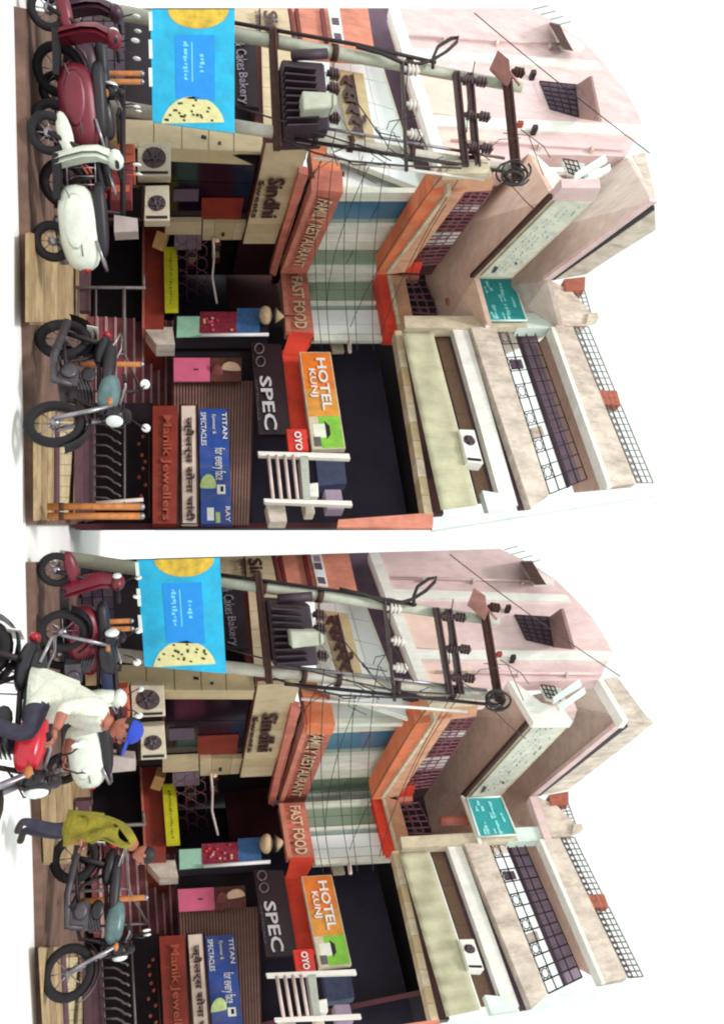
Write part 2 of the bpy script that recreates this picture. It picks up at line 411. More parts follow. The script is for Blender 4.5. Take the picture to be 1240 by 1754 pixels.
def street(V):
    top = V.h is None
    w = V.w
    # road slab and pavement
    edge = lambda u: 42.0 if top else 85 - .0271 * (u - 14)      # where the street slab ends towards the viewer
    y0 = [V.G(14, edge(14)), V.G(899, 61)]
    a, b = y0
    fa, fb = a * (26 / a.y), b * (26 / b.y); fa.z = fb.z = 0
    MB().prism([a, b, fb, fa], Vector((0, 0, -.119))).build('road', asph, None, 'structure')
    pav = MB().prism([V.G(398, max(47, edge(398) + 2)), V.G(556, max(51, edge(556) + 2)), V.G(556, 158), V.G(398, 156)], Vector((0, 0, .02))).build('pavement', tan, None, 'structure')
    def gslab(name, q, z, th, mat, parent): MB().prism([V.G(u, h, z) for u, h in q], Vector((0, 0, -th))).build(name, mat, parent, None)
    rows = [(48, 62), (62, 76), (76, 88), (88, 100), (100, 113), (113, 127), (127, 156)]
    for i, (h0, h1) in enumerate(rows):
        h0 = max(h0, edge(470) + 5)
        if h1 - h0 < 3: continue
        gslab('paving_slab', [(400, h0 + .5), (552, h0 + .5), (552, h1 - .6), (400, h1 - .6)], .05 + .006 * (i % 3), .03, (tan, tan2)[i % 2], pav)
    pv2 = MB().prism([V.G(700, 59), V.G(893, 62), V.G(880, 128), V.G(712, 126)], Vector((0, 0, .02))).build('pavement', tan, None, 'structure')
    for i, (h0, h1) in enumerate([(61, 72), (72, 82), (82, 90), (90, 97)]):
        gslab('paving_slab', [(702, h0 + .5), (892, h0 + 1), (890, h1), (702, h1 - .5)], .05 + .006 * (i % 3), .03, (tan2, tan)[i % 2], pv2)
    gslab('kerb_stone', [(715, 97.5), (888, 97.5), (887, 103), (715, 103)], .09, .07, purp, pv2)
    for r_ in range(2):
        for c_ in range(9):
            u0 = 722 + c_ * 18.6
            gslab('floor_tile', [(u0, 104 + r_ * 11.5), (u0 + 17.8, 104 + r_ * 11.5), (u0 + 17.8, 114.8 + r_ * 11.5), (u0, 114.8 + r_ * 11.5)], .07 + random.uniform(0, .006), .04, tile_p, pv2)

    # ---------------------------------------------------------------- the building
    bb = V.P(476, 300, 'F2W'); bb.z = 0
    B = empty('commercial_building', f'shabby four storey corner building with orange bands and shops {w}', 'building', bb)
    S = lambda name, plane, quad, mat, off=0.0, th=.12, parent=B, bevel=0.0: V.slab(name, plane, quad, mat, parent, off, th, None, bevel)
    # shop interiors, their shade put into dark wall colours
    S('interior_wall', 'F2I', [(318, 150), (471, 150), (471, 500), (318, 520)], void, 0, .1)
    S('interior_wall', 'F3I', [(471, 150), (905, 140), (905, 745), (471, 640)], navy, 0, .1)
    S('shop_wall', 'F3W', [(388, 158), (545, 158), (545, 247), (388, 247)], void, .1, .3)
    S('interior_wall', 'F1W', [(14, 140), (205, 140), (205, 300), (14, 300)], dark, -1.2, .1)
    # end walls closing the dark rooms
    for key, u in (('F3', 897),):
        p0 = V.P(u, 160, 'F3W'); p0.z = 0; q0 = V.P(u + 3, 160, 'F3I'); q0.z = 0
        MB().prism([p0, q0, q0 + Vector((0, 0, 8)), p0 + Vector((0, 0, 8))], Vector((.12, 0, 0))).build('side_wall', darkr, B)
    # room ceilings
    def soffit(name, front, plf, back, mat, th=.16, offf=0.0):
        fr = [V.pt(q, pk, offf) for q, pk in zip(front, plf)]
        bk = []
        for f_, (pk, uu) in zip(fr, back):
            q = V.P(uu, 300, pk); bk.append(Vector((q.x, q.y, f_.z)))
        for i in range(len(fr) - 1):
            MB().prism([fr[i], fr[i + 1], bk[i + 1], bk[i]], Vector((0, 0, th))).build(name, mat, B)
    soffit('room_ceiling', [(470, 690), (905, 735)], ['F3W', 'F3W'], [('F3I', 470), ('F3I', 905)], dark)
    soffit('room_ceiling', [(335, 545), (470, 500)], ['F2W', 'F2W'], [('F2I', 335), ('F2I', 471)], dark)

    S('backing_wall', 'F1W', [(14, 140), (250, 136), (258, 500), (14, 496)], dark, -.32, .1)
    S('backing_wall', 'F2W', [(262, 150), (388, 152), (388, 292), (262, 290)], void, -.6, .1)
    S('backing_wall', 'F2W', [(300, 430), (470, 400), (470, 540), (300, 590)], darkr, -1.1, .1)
    # left front, ground floor: stone blocks, tile pier, fascia
    wl_ = S('low_wall', 'F1W', [(14, 140), (150, 143), (150, 216), (14, 216)], dark, -.12, .3)
    V.cells('stone_block', 'F1W', [(14, 141), (148, 144), (148, 215), (14, 215)], 6, [0, .25, .5, .75, 1], [stone, stone2, stone2, stone, stone2], wl_, -.08, .12, .05, .06, .03)
    pier = S('tile_pier', 'F1W', [(204, 206), (248, 206), (260, 449), (215, 449)], beiged, 0, .3)
    for h0, h1 in ((207, 263), (264.5, 311), (312.5, 357), (358.5, 400), (401.5, 450)):
        f = lambda h: (h - 205) / 247 * 12
        S('wall_tile', 'F1W', [(204 + f(h0), h0), (249 + f(h0), h0), (249 + f(h1), h1), (204 + f(h1), h1)], beiged, .04 + random.uniform(0, .012), .06, pier, .006)
    for (u, h) in ((231, 345), (242, 374), (232, 349)):
        S('wall_bolt', 'F1W', [(u, h), (u + 4, h), (u + 4, h + 5), (u, h + 5)], iron, .07, .04, pier)
    fas = S('fascia', 'F1W', [(14, 400), (248, 446), (252, 527), (14, 494)], maroon, -.1, .3)
    V.cells('fascia_panel', 'F1W', [(14, 446), (250, 452), (253, 527), (14, 493)], 7, 1, [beige], fas, .03, .08, .012, .01, .008)
    V.cells('fascia_panel', 'F1W', [(14, 402), (66, 402), (66, 444), (14, 444)], 2, 1, [beige], fas, .03, .08, .012, .01, .008)
    # first floor left: salmon wall, trim, strip window, mint glazing
    S('wall', 'F1W', [(14, 497), (88, 508), (98, 643), (14, 630)], salmon, -.05, .2)
    S('trim_band', 'F1W', [(14, 494), (88, 506), (89, 510), (14, 499)], maroon, .05, .12)
    S('trim_band', 'F1W', [(14, 505), (88, 516), (89, 521), (14, 511)], maroon, .05, .12)
    S('trim_band', 'F1W', [(14, 548), (70, 556), (72, 563), (14, 555)], redt, .03, .12)
    win = S('strip_window', 'F1W', [(14, 562), (70, 571), (74, 590), (14, 581)], whitep, .03, .1)
    V.cells('pane', 'F1W', [(16, 564), (68, 572.5), (71, 588), (16, 579)], 4, 1, [purpwall, gapm, mint, gapm], win, .04, .03, .06, .1)
    S('recess_wall', 'F1B', [(14, 622), (330, 724), (340, 775), (14, 680)], gapm, -1.0, .2)  # shade under the overhang put into the plum colour
    gl = S('glazed_wall', 'F1B', [(84, 566), (262, 560), (326, 722), (94, 650)], framew, -.42, .1)
    V.cells('glass_panel', 'F1B', [(88, 574), (262, 566), (322, 718), (98, 646)], 5, 3, [mint], gl, -.38, .05, .014, .014, .008)
    # upper pink wall
    up = S('upper_wall', 'F1B', [(14, 668), (306, 757), (296, 862), (264, 905), (268, 1073), (215, 1100), (190, 1090), (150, 1068), (110, 1036), (75, 1003), (45, 962), (14, 905)], pinkw, 0, .35)
    S('pilaster', 'F1B', [(196, 724), (214, 730), (232, 1094), (214, 1098)], whitep, .08, .1, up)
    S('pilaster', 'F1B', [(82, 690), (98, 694), (118, 1030), (104, 1022)], whitep, .08, .1, up)
    S('slab_edge', 'F1B', [(14, 666), (308, 757), (306, 776), (14, 684)], whitep, .14, .2, up)
    S('wall_panel', 'F1B', [(222, 742), (286, 760), (280, 850), (230, 838)], palepk, .03, .05, up)
    S('wall_panel', 'F1B', [(120, 712), (192, 734), (204, 826), (130, 804)], palepk, .03, .05, up)
    for ua, ha, ub, hb_ in ((240, 772, 256, 1072), (62, 700, 78, 1000)):
        MB().tube([V.P(ua, ha, 'F1B', .08), V.P(ub, hb_, 'F1B', .08)], .035, 6).build('drain_pipe', pinkw, up)
        for f in (.2, .5, .8): S('pipe_clamp', 'F1B', [(ua + (ub - ua) * f - 3, ha + (hb_ - ha) * f), (ua + (ub - ua) * f + 4, ha + (hb_ - ha) * f + 1), (ua + (ub - ua) * f + 4, ha + (hb_ - ha) * f + 5), (ua + (ub - ua) * f - 3, ha + (hb_ - ha) * f + 4)], weath, .12, .1, up)
    S('spout', 'F1B', [(206, 887), (212, 888), (212, 897), (206, 896)], plinthr, .2, .2, up)
    wn_ = S('window', 'F1B', [(139, 924), (186, 942), (201, 994), (144, 988)], gapm, .03, .06, up)
    V.grid('window_grille', 'F1B', [(139, 924), (186, 942), (199, 990), (145, 984)], 6, 4, .018, iron, wn_, .1)
    hd = MB()
    q = [V.P(*p, 'F1B', .06) for p in [(146, 986), (203, 990)]] + [V.P(*p, 'F1B', .75) for p in [(208, 1026), (130, 1010)]]
    hd.prism(q, Vector((0, 0, .08))).build('window_hood', hoodm, wn_)
    h2 = MB().prism([V.P(*p, 'F1B', .04) for p in [(38, 942), (80, 962)]] + [V.P(*p, 'F1B', .5) for p in [(84, 964), (40, 940)]], Vector((0, 0, .35))).build('window_hood', rust, up)
    V.slab('window_hood', 'F1B', [(40, 944), (82, 964), (84, 1000), (76, 1000)], whitep, up, .1, .2)
    for k in range(4):
        MB().tube([V.P(16 + k * 9, 912 + k * 14, 'F1B', -.1), V.P(10 + k * 9, 938 + k * 13, 'F1B', -.1)], .012, 4).build('roof_rod', iron, up)
    for k in range(2):
        S('wall_stub', 'F1B', [(119 + 94 * k, 910 + 3 * k), (126 + 94 * k, 911 + 3 * k), (126 + 94 * k, 919 + 3 * k), (119 + 94 * k, 918 + 3 * k)], iron, .2, .2, up)

    # left wing, ground floor shop front
    sw = S('shop_window', 'F2W', [(258, 288), (379, 286), (381, 424), (266, 452)], maroon, -.14, .08)
    V.cells('pane', 'F2W', [(260, 292), (377, 290), (379, 420), (268, 448)], [0, .42, .7, 1], 1, [dglass], sw, -.08, .03, .012, .01, .004)
    S('window_screen', 'F2W', [(325, 298), (345, 297), (345, 340), (325, 341)], gapm, -.05, .02, sw)
    S('window_screen', 'F2W', [(340, 346), (376, 345), (376, 412), (340, 418)], jewr, -.05, .02, sw)
    for q in ([(380, 284), (402, 283), (402, 345), (380, 346)],): S('door_jamb', 'F2W', q, beige, .06, .12)
    V.cells('jamb_block', 'F2W', [(382, 348), (412, 347), (411, 414), (383, 422)], 1, [0, .28, .76, 1], [beige, beiged, beige], B, .06, .12, .015, .012)
    S('jamb_bolt', 'F2W', [(400, 380), (405, 380), (405, 385), (400, 385)], iron, .09, .03)
    # ornamental shop grille
    gr = MB()
    for i in range(5):
        for j in range(3):
            cu_, ch_ = 408 + i * 22 + (j % 2) * 11, 312 + j * 17
            pts = [(cu_ + 12 * math.cos(t * math.pi / 3), ch_ + 10 * math.sin(t * math.pi / 3)) for t in range(7)]
            gr.tube([V.P(u, h, 'F2W', -.1) for u, h in pts], .014, 4)
    gr.build('ornamental_grille', grilled, B)
    S('shop_board', 'F2W', [(404, 300), (428, 299), (428, 345), (404, 346)], purpwall, -.3, .05)
    MB().tube([V.P(408, 366, 'F2W', .1), V.P(440, 367, 'F3W', 1.2), V.P(475, 364, 'F3W', .6), V.P(520, 372, 'F3W', .3)], .03, 6).build('pipe', grillew, B)
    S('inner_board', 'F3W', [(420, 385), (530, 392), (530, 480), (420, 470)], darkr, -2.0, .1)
    MB().ell(V.P(412, 372, 'F2W', .2), (.05, .05, .06)).build('wall_lamp', creamt, B)
    rs = random.Random(3)
    shelf = S('shop_shelf', 'F2W', [(412, 318), (466, 318), (466, 322), (412, 322)], rust, -1.0, .4)
    for k in range(9):
        u0 = 414 + (k % 5) * 10; h0 = 323 + (k // 5) * 40
        S('shelf_goods', 'F2W', [(u0, h0), (u0 + 7, h0), (u0 + 7, h0 + rs.uniform(8, 16)), (u0, h0 + rs.uniform(8, 16))], (mrnb, orgb, gapm, lampb)[k % 4], -.95, .2, shelf)
    for k in range(7):
        u0 = 590 + k * 38
        S('counter_panel', 'F3I', [(u0, 596), (u0 + 30, 600), (u0 + 30, 618), (u0, 612)], (gapm, darkr, navy)[k % 3], .3, .1)
    # sindhi fascia
    sf = S('fascia', 'F2W', [(250, 455), (418, 415.6), (418, 472), (250, 530)], maroon, .12, .3)
    V.cells('fascia_panel', 'F2W', [(251, 456), (417.5, 416.5), (417.5, 471), (251, 529)], [0, .18, .32, .5, .66, .8, .9, 1], 1, [beige, beige, beiged], sf, .2, .08, .008, .004, .006)
    V.text('letters', 'F2W', [(306, 460), (374, 447), (374, 476), (306, 490)], 'Sindhi', brownt, sf, .22, .05, .02)
    V.text('letters', 'F2W', [(310, 443), (374, 430), (374, 441), (310, 454)], 'Sweets', brownt, sf, .22, .04, .01)
    # plinth under the shops
    pl = S('plinth', 'F3W', [(386, 247), (562, 247), (562, 281), (386, 283)], plinthr, .55, 2.2)
    S('plinth_edge', 'F3W', [(386, 244), (562, 244), (562, 248), (386, 248)], bandp, .62, .3, pl)
    S('plinth_patch', 'F3W', [(560, 246), (590, 268), (590, 300), (560, 296)], weath, .5, .4, pl)
    # restaurant band, wrapping left wing and right wing
    band = S('restaurant_band', 'F2R', [(325, 540), (468.5, 487), (468.5, 526), (329, 588)], bandp, 0, .5)
    S('restaurant_band', 'F3R', [(468.5, 487), (567, 497), (570, 538), (468.5, 526)], bandp, 0, .5)
    S('restaurant_band', 'F1R', [(248, 530), (325, 540), (329, 588), (250, 578)], orange, 0, .4)
    S('band_end', 'F3R', [(567, 497), (607, 484), (607, 515), (571, 538)], redp, -.02, .4)
    S('band_lip', 'F2R', [(328, 534), (468, 481), (468, 489), (328, 543)], salmon, .1, .3)
    S('band_lip', 'F3R', [(468, 481), (566, 490), (567, 499), (468, 489)], salmon, .1, .3)
    S('sunshade', 'F2W', [(296, 512), (468, 462), (474, 472), (300, 528)], bandp, .32, .18)
    V.text('letters', 'F2R', [(340, 545), (456, 502), (458, 519), (345, 570)], 'FAMILY RESTAURANT', creamt, band, .02, .05, .012)
    V.text('letters', 'F3R', [(474, 499), (562, 505), (563, 527), (474, 518)], 'FAST FOOD', creamt, band, .02, .05, .02)
    # first floor glazing, panel by panel
    hb = lambda u: 587 - (u - 328) * .44
    ht = lambda u: 733 - (u - 336) * .655
    gz = S('glazing_frame', 'F2R', [(329, 584), (468, 525), (468, 652), (336, 736)], framew, -.26, .08)
    for u0, u1, mt_, of in ((330, 337, framew, -.1), (338, 345, framew, -.12), (346, 374, blueg, -.2), (375, 386, greyg, -.2), (387, 399, framew, -.12), (400, 412, whitep, -.14), (413, 428, framew, -.12), (429, 457, greeng, -.2), (458.5, 468, framew, -.12)):
        if mt_ in (blueg, greyg, greeng): 
            for f0, f1 in ((0, .48), (.49, 1)):
                q = [(u0, hb(u0) + (ht(u0) - hb(u0)) * f0), (u1, hb(u1) + (ht(u1) - hb(u1)) * f0), (u1, hb(u1) + (ht(u1) - hb(u1)) * f1), (u0, hb(u0) + (ht(u0) - hb(u0)) * f1)]
                S('pane', 'F2R', q, mt_, of, .05, gz)
        else: S('mullion', 'F2R', [(u0, hb(u0)), (u1, hb(u1)), (u1, ht(u1)), (u0, ht(u0))], mt_, of, .12, gz)
    S('corner_panel', 'F1R', [(252, 575), (329, 586), (336, 735), (300, 745)], mint, -.25, .08, gz)
    S('mullion', 'F1R', [(318, 584), (328, 586), (333, 735), (322, 738)], framew, -.2, .08, gz)
    g3 = S('glazing_frame', 'F3R', [(468, 524), (585, 534), (585, 672), (468, 650)], framew, -.26, .08)
    for u0, u1, mt_, of in ((468.5, 473, framew, -.1), (474, 479, framew, -.12), (480, 496, greeng, -.2), (497, 514, greeng, -.2), (515, 521, framew, -.12), (522, 530, greyg, -.18), (531, 555, mint, -.12), (556, 572, mint, -.12), (573, 583, framew, -.1)):
        S('pane' if mt_ in (greeng, greyg, mint) else 'mullion', 'F3R', [(u0, 525 + (u0 - 468) * .12), (u1, 525 + (u1 - 468) * .12), (u1, 646 + (u1 - 468) * .16), (u0, 646 + (u0 - 468) * .16)], mt_, of, .08, g3)
    # second floor balcony: orange band, parapet, grille
    S('balcony_band', 'F2W', [(336, 731), (470, 645), (470, 665), (331, 769)], orange, .85, .5)
    S('balcony_band', 'F3W', [(466, 645), (568, 662), (568, 685), (466, 664)], redp, .85, .5)
    S('balcony_ledge', 'F2W', [(331, 766), (468, 662), (468, 668), (330, 773)], cream, .92, .4)
    S('balcony_ledge', 'F3W', [(467, 663), (570, 683), (570, 689), (467, 669)], cream, .92, .4)
    par = S('balcony_parapet', 'F2W', [(331, 771), (470, 666), (466, 694), (325, 799)], peach, .78, .3)
    S('balcony_parapet', 'F3W', [(467, 668), (568, 688), (548, 708), (474, 693)], peach, .78, .3)
    S('balcony_end', 'F2W', [(306, 758), (334, 732), (326, 842), (305, 846)], peach, .7, .3)
    S('balcony_end', 'F2W', [(298, 757), (308, 757), (306, 842), (296, 838)], cream, .75, .3)
    gq = [(327, 799), (456, 696), (452, 752), (329, 840)]
    cols = [reddk, reddk, whitet, reddk, darkr, reddk, whitet, whitet, darkr, darkr, maroon]
    V.cells('grille_board', 'F2W', gq, len(cols), 1, cols, B, .42, .04, .01, .02, .003)
    V.grid('balcony_grille', 'F2W', gq, 20, 3, .014, grilled, B, .6, (2, (0, 2)))
    S('balcony_post', 'F2W', [(449, 699), (467, 690), (468, 718), (450, 724)], redp, .62, .2)
    S('balcony_post', 'F3W', [(466, 690), (476, 692), (476, 718), (466, 718)], salmon, .62, .2)
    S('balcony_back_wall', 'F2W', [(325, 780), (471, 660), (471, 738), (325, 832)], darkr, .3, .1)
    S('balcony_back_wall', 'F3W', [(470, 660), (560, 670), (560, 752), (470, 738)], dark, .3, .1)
    V.grid('balcony_grille', 'F3W', [(482, 692), (536, 704), (538, 752), (480, 728)], 5, 3, .014, grilled, B, .6, (2, (0, 2)))
    # third floor: soffit, banner fascia, grey soffit, roof
    soffit('balcony_soffit', [(262, 905), (340, 946), (476, 812), (562, 836)], ['F1B', 'F2B', 'F2B', 'F3B'], [('F2I', 318), ('F2I', 345), ('F2I', 470), ('F3I', 580)], soff, .14, -.02)
    soffit('roof_soffit', [(268, 1072), (345, 1116), (480, 936), (562, 958)], ['F1B', 'F2B', 'F2B', 'F3B'], [('F2I', 318), ('F2I', 345), ('F2I', 470), ('F3I', 580)], soffg, .14, -.02)
    S('upper_room_wall', 'F2I', [(300, 680), (470, 640), (470, 900), (300, 985)], soffg, 0, .1)
    S('upper_room_wall', 'F3I', [(470, 640), (580, 660), (580, 900), (470, 890)], soffg, 0, .1)
    S('balcony_fascia', 'F2B', [(340, 944), (476, 811), (476, 877), (344, 1018)], cream, 0, .18)
    S('fascia_edge', 'F2B', [(338, 940), (476, 805), (476, 812), (340, 946)], rust, .04, .1)
    S('balcony_fascia', 'F3B', [(476, 811), (560, 834), (560, 904), (476, 877)], cream, 0, .18)
    S('fascia_edge', 'F3B', [(470, 806), (560, 832), (560, 838), (476, 814)], whitep, .05, .1)
    S('balcony_corner', 'F1B', [(262, 905), (342, 946), (345, 1018), (320, 1004), (305, 962), (262, 914)], whitep, .02, .2)
    S('balcony_corner', 'F2B', [(322, 962), (343, 944), (346, 1018), (322, 1028)], pinkw, .03, .2)
    S('small_grille_board', 'F1B', [(276, 962), (300, 972), (312, 1012), (280, 1000)], whitep, .04, .05)
    V.grid('small_grille', 'F1B', [(272, 964), (296, 974), (304, 998), (276, 988)], 3, 3, .016, iron, B, .12)
    V.slab('leaning_panel', 'F1B', [(296, 985), (306, 985), (276, 1040), (264, 1036)], mintw, B, .3, .08)
    V.slab('leaning_panel', 'F1B', [(312, 992), (321, 996), (290, 1046), (280, 1044)], mintw, B, .3, .08)
    S('roof_edge', 'F2B', [(345, 1112), (480, 930), (480, 943), (346, 1123)], pinkw, .06, .1)
    S('roof_edge', 'F1B', [(266, 1070), (346, 1112), (346, 1123), (268, 1082)], whitep, .06, .3)
    S('roof_joint', 'F2B', [(352, 1117), (480, 943), (480, 949), (358, 1121)], iron, .0, .2)
    S('roof_parapet', 'F2B', [(360, 1121), (480, 948), (470, 1003), (440, 1048), (394, 1122)] if top else [(347, 1124), (480, 948), (470, 1003), (440, 1046), (400, 1104), (354, 1168)], weath, -.06, .07)
    S('roof_parapet', 'F1B', [(266, 1083), (346, 1122), (340, 1123), (262, 1104)] if top else [(266, 1083), (347, 1124), (352, 1168), (330, 1150), (262, 1106)], weath, -.06, .1)
    S('roof_edge', 'F3B', [(480, 930), (560, 952), (560, 966), (480, 943)], pinkw, .06, .3)
    S('roof_parapet', 'F3B', [(480, 942), (558, 964), (557, 1004), (536, 1012), (498, 978)], weath, -.06, .25)
    S('roof_pier', 'F3B', [(478, 966), (497, 968), (497, 1001), (474, 1002)], brickm, 0, .3)
    S('roof_post', 'F3B', [(536, 1008), (552, 1004), (546, 1025), (535, 1023)], weath, .02, .2)
    V.grid('roof_railing', 'F3B', [(498, 976), (538, 988), (538, 1012), (496, 1000)], 6, 3, .014, ironl, B, -.1)
    S('pillar', 'F3B', [(541, 692), (562, 694), (562, 836), (541, 830)], cream, -.05, .3)
    S('pillar', 'F3B', [(536, 880), (562, 886), (562, 966), (536, 956)], mintw, -.03, .3)
    MB().tube([V.P(516, 766, 'F3B', -.5), V.P(517, 820, 'F3B', -.5)], .12, 8).build('drain_pipe', bandp, B)

    # ---------------- right wing, upper floors
    S('roof_fascia', 'F3B', [(560, 947), (834, 1045), (827, 1089), (560, 981)], weath, .02, .3)
    S('roof_edge', 'F3B', [(560, 943), (834, 1041), (834, 1048), (560, 950)], whitep, .08, .3)
    rail = [(560, 982), (827, 1090), (827, 1118), (560, 1007)]
    V.grid('roof_railing', 'F3B', sub(rail, 0, .41, 0, 1), 10, 3, .014, ironl, B, -.06, (1, (0, 1)))
    V.grid('roof_railing', 'F3B', sub(rail, .5, 1, 0, 1), 12, 3, .014, ironl, B, -.06, (1, (0, 1)))
    V.cells('brick', 'F3B', [(668, 1022), (692, 1031), (694, 1063), (669, 1056)], 2, 4, [brickm], B, 0, .25, .02, .03, .008)
    soffit('terrace_ceiling', [(560, 949), (834, 1047)], ['F3B', 'F3B'], [('F3W', 560), ('F3W', 860)], soff, .14, -.02)
    gq3 = [(566, 852), (846, 941), (820, 1005), (566, 914)]
    V.cells('terrace_panel', 'F3B', sub(gq3, .0, 1, .56, 1.0), 11, 1, [purpwall], B, -1.0, .06, .02, .02, .004)
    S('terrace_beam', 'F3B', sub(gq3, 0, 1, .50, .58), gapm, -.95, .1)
    tg = V.grid('terrace_grille', 'F3B', gq3, 12, 4, .016, iron, B, -.25, (2, (0, 1)))
    V.cells('rail_cloth', 'F3B', sub(gq3, .18, .24, .06, .4), 1, 1, [gapm], B, -.35, .03)
    S('rail_cloth', 'F3B', sub(gq3, .60, .66, .04, .34), weath, -.35, .03)
    S('terrace_parapet', 'F3B', [(560, 806), (872, 909), (846, 940), (560, 849)], weath, 0, .25)
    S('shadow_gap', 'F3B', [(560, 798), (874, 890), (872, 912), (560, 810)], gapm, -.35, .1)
    S('canopy_panel', 'F3B', [(560, 774), (852, 856), (866, 887), (560, 800)], whitep, -.12, .2)
    V.cells('wall_strip', 'F3B', [(560, 742), (860, 820), (856, 862), (560, 780)], 4, [0, .55, 1], [meshm, meshm, meshm, meshm, gapm, gapm, gapm, gapm], B, -.5, .1, .004, .02)
    fe = V.cells('facing_tile', 'F3B', [(566, 676), (880, 727), (880, 741), (566, 688)], 10, 1, [beige, cream, beiged], B, .0, .3, .012, .01, .012)
    S('dark_gap_strip', 'F3B', [(570, 689), (880, 742), (880, 760), (570, 698)], brownt, -.5, .2)  # dark brown strip, shade of the gap between facing tiles and cloth
    S('inner_wall', 'F3I', [(590, 612), (900, 648), (900, 690), (590, 640)], maroon, .2, .1)
    S('end_wall', 'F3B', [(886, 742), (908, 740), (848, 1122), (832, 1114), (848, 940), (874, 905)], mintw, -.02, .1)
    S('end_wall', 'F3B', [(890, 580), (903, 578), (905, 742), (878, 742)], salmon, -.02, .08)
    S('end_sill', 'F3B', [(840, 826), (884, 838), (884, 880), (862, 884), (846, 862)], mintw, -.1, .2)
    # ---------------- right wing, ground and first floor
    S('hotel_band', 'F3R', [(600, 483), (737, 498), (737, 532), (600, 522)], redp, -.05, .3)
    S('shop_lintel', 'F3R', [(560, 560), (602, 570), (602, 590), (560, 582)], cream, -.6, .1)
    MB().tube([V.P(585, 598, 'F3R', .1), V.P(604, 599, 'F3R', .1)], .05, 6).build('curtain_rail', grillew, B)
    sh = S('roller_shutter', 'F3W', [(652, 296), (899, 296), (899, 428), (652, 436)], shutd, 0, .1)
    sm_ = MB()
    for i in range(26):
        t0 = i / 26
        q = sub([(653, 298), (898, 298), (898, 427), (653, 434)], 0, 1, t0 + .006, t0 + .028)
        sm_.prism([V.pt(p, 'F3W', .035) for p in q], V.nin('F3W') * .05)
    sm_.build('shutter_slat', shut, sh, 'stuff')
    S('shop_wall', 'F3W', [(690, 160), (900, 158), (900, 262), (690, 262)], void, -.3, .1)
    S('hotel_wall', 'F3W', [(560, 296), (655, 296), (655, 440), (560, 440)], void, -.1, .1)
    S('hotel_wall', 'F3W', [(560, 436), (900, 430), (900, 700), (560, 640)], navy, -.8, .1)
    # stairs up to the plinth
    st = empty('staircase', f'dark maroon staircase of ten broad steps up to the shops {w}', 'stairs', V.D(620, 152, 17.3))
    hs = [152, 168, 184, 200, 217, 232, 247, 261, 274, 286, 298]
    for i in range(10):
        Y = 17.3 + .22 * i
        u0 = 542 + i * .8; u1 = 690 + i * .6
        pA = V.D(u0, hs[i], Y); pB = V.D(u1, hs[i], Y); pC = V.D(u1, hs[i + 1], Y); pD = V.D(u0, hs[i + 1], Y)
        stp = MB().prism([pA, pB, pC, pD], Vector((0, .5, 0))).build('step', M('maroon_stair_riser', (150, 76, 88), .85, .8, .4, 4), st)
        MB().prism([pD + Vector((0, -.025, -.045)), pC + Vector((0, -.025, -.045)), pC + Vector((0, -.025, .004)), pD + Vector((0, -.025, .004))], Vector((0, .3, 0))).build('nosing', M('worn_nosing', (214, 176, 170), .8, .6, .25, 6), stp)
    # stair railing
    Yr = 14.6
    ro = empty('stair_railing', f'grey pipe stair railing in front of the maroon steps {w}', 'railing', V.D(550, 120, Yr))
    for a_, b_, ya, yb, r_, nm in (((492, 92), (493, 250), Yr, Yr, .035, 'post'), ((470, 246), (492, 247), Yr, Yr, .03, 'rail'), ((492, 213), (606, 213), Yr, Yr, .035, 'rail'), ((606, 213), (606, 96), Yr, Yr, .03, 'post'), ((670, 150), (670, 243), 16.4, 16.4, .03, 'post'), ((606, 213), (670, 243), Yr, 16.4, .03, 'rail'), ((492, 135), (606, 135), Yr, Yr, .02, 'rail'), ((492, 165), (606, 165), Yr, Yr, .02, 'rail')):
        MB().tube([V.D(*a_, ya), V.D(*b_, yb)], r_, 6).build(nm, ironl, ro)
    be = MB().prism([V.D(446, 132, 14.7), V.D(456, 132, 14.7), V.D(456, 160, 14.7), V.D(446, 160, 14.7)], Vector((0, .2, 0)))
    be.prism([V.D(456, 136, 14.7), V.D(532, 136, 14.7), V.D(532, 154, 14.7), V.D(456, 154, 14.7)], Vector((0, .25, 0)))
    tag(be.build('wooden_bench', purp), f'low dusky bench block on the tan pavement {w}', 'bench')
    # ornate fence on the right
    fn = empty('ornamental_fence', f'low dark iron fence of curled bars on purple steps {w}', 'fence', V.P(790, 160, 'F3W', 1.6))
    for i, (h0, h1) in enumerate(((128, 141), (142, 160))):
        V.slab('step_board', 'F3W', [(716 - 6 * i, h0), (872, h0), (868, h1), (716, h1)], purp, fn, 1.7 - .25 * i, .5)
    for i in range(9):
        u0 = 708 + i * 18; mb = MB()
        pts = [(u0, 163), (u0 + 1, 183), (u0 + 6, 192), (u0 + 11, 196), (u0 + 13, 203), (u0 + 17, 207)]
        mb.tube([V.P(u, h, 'F3W', 1.5) for u, h in pts], .02, 5)
        mb.tube([V.P(u0, 163, 'F3W', 1.5), V.P(u0 + 18, 163, 'F3W', 1.5)], .015, 4)
        mb.build('curled_bar', ironl, fn)
    MB().tube([V.P(700, 214, 'F3W', 1.5), V.P(872, 214, 'F3W', 1.5)], .022, 5).build('rail', ironl, fn)
    MB().tube([V.P(862, 165, 'F3W', 1.5), V.P(856, 246, 'F3W', 1.5)], .04, 5).build('end_post', grillew, fn)
    # goods glinting in the jewellery shop
    jw = empty('jewellery_display', f'small gilt trinkets hanging in the dark shop under the red board {w}', 'display', V.P(800, 240, 'F3W', .1))
    for i in range(10):
        u, h = 735 + i * 14 + random.uniform(-3, 3), 250 - random.random() * 14
        MB().ell(V.P(u, h, 'F3W', .0), (.05, .03, .04), 6, 4).build('trinket', goldt, jw)
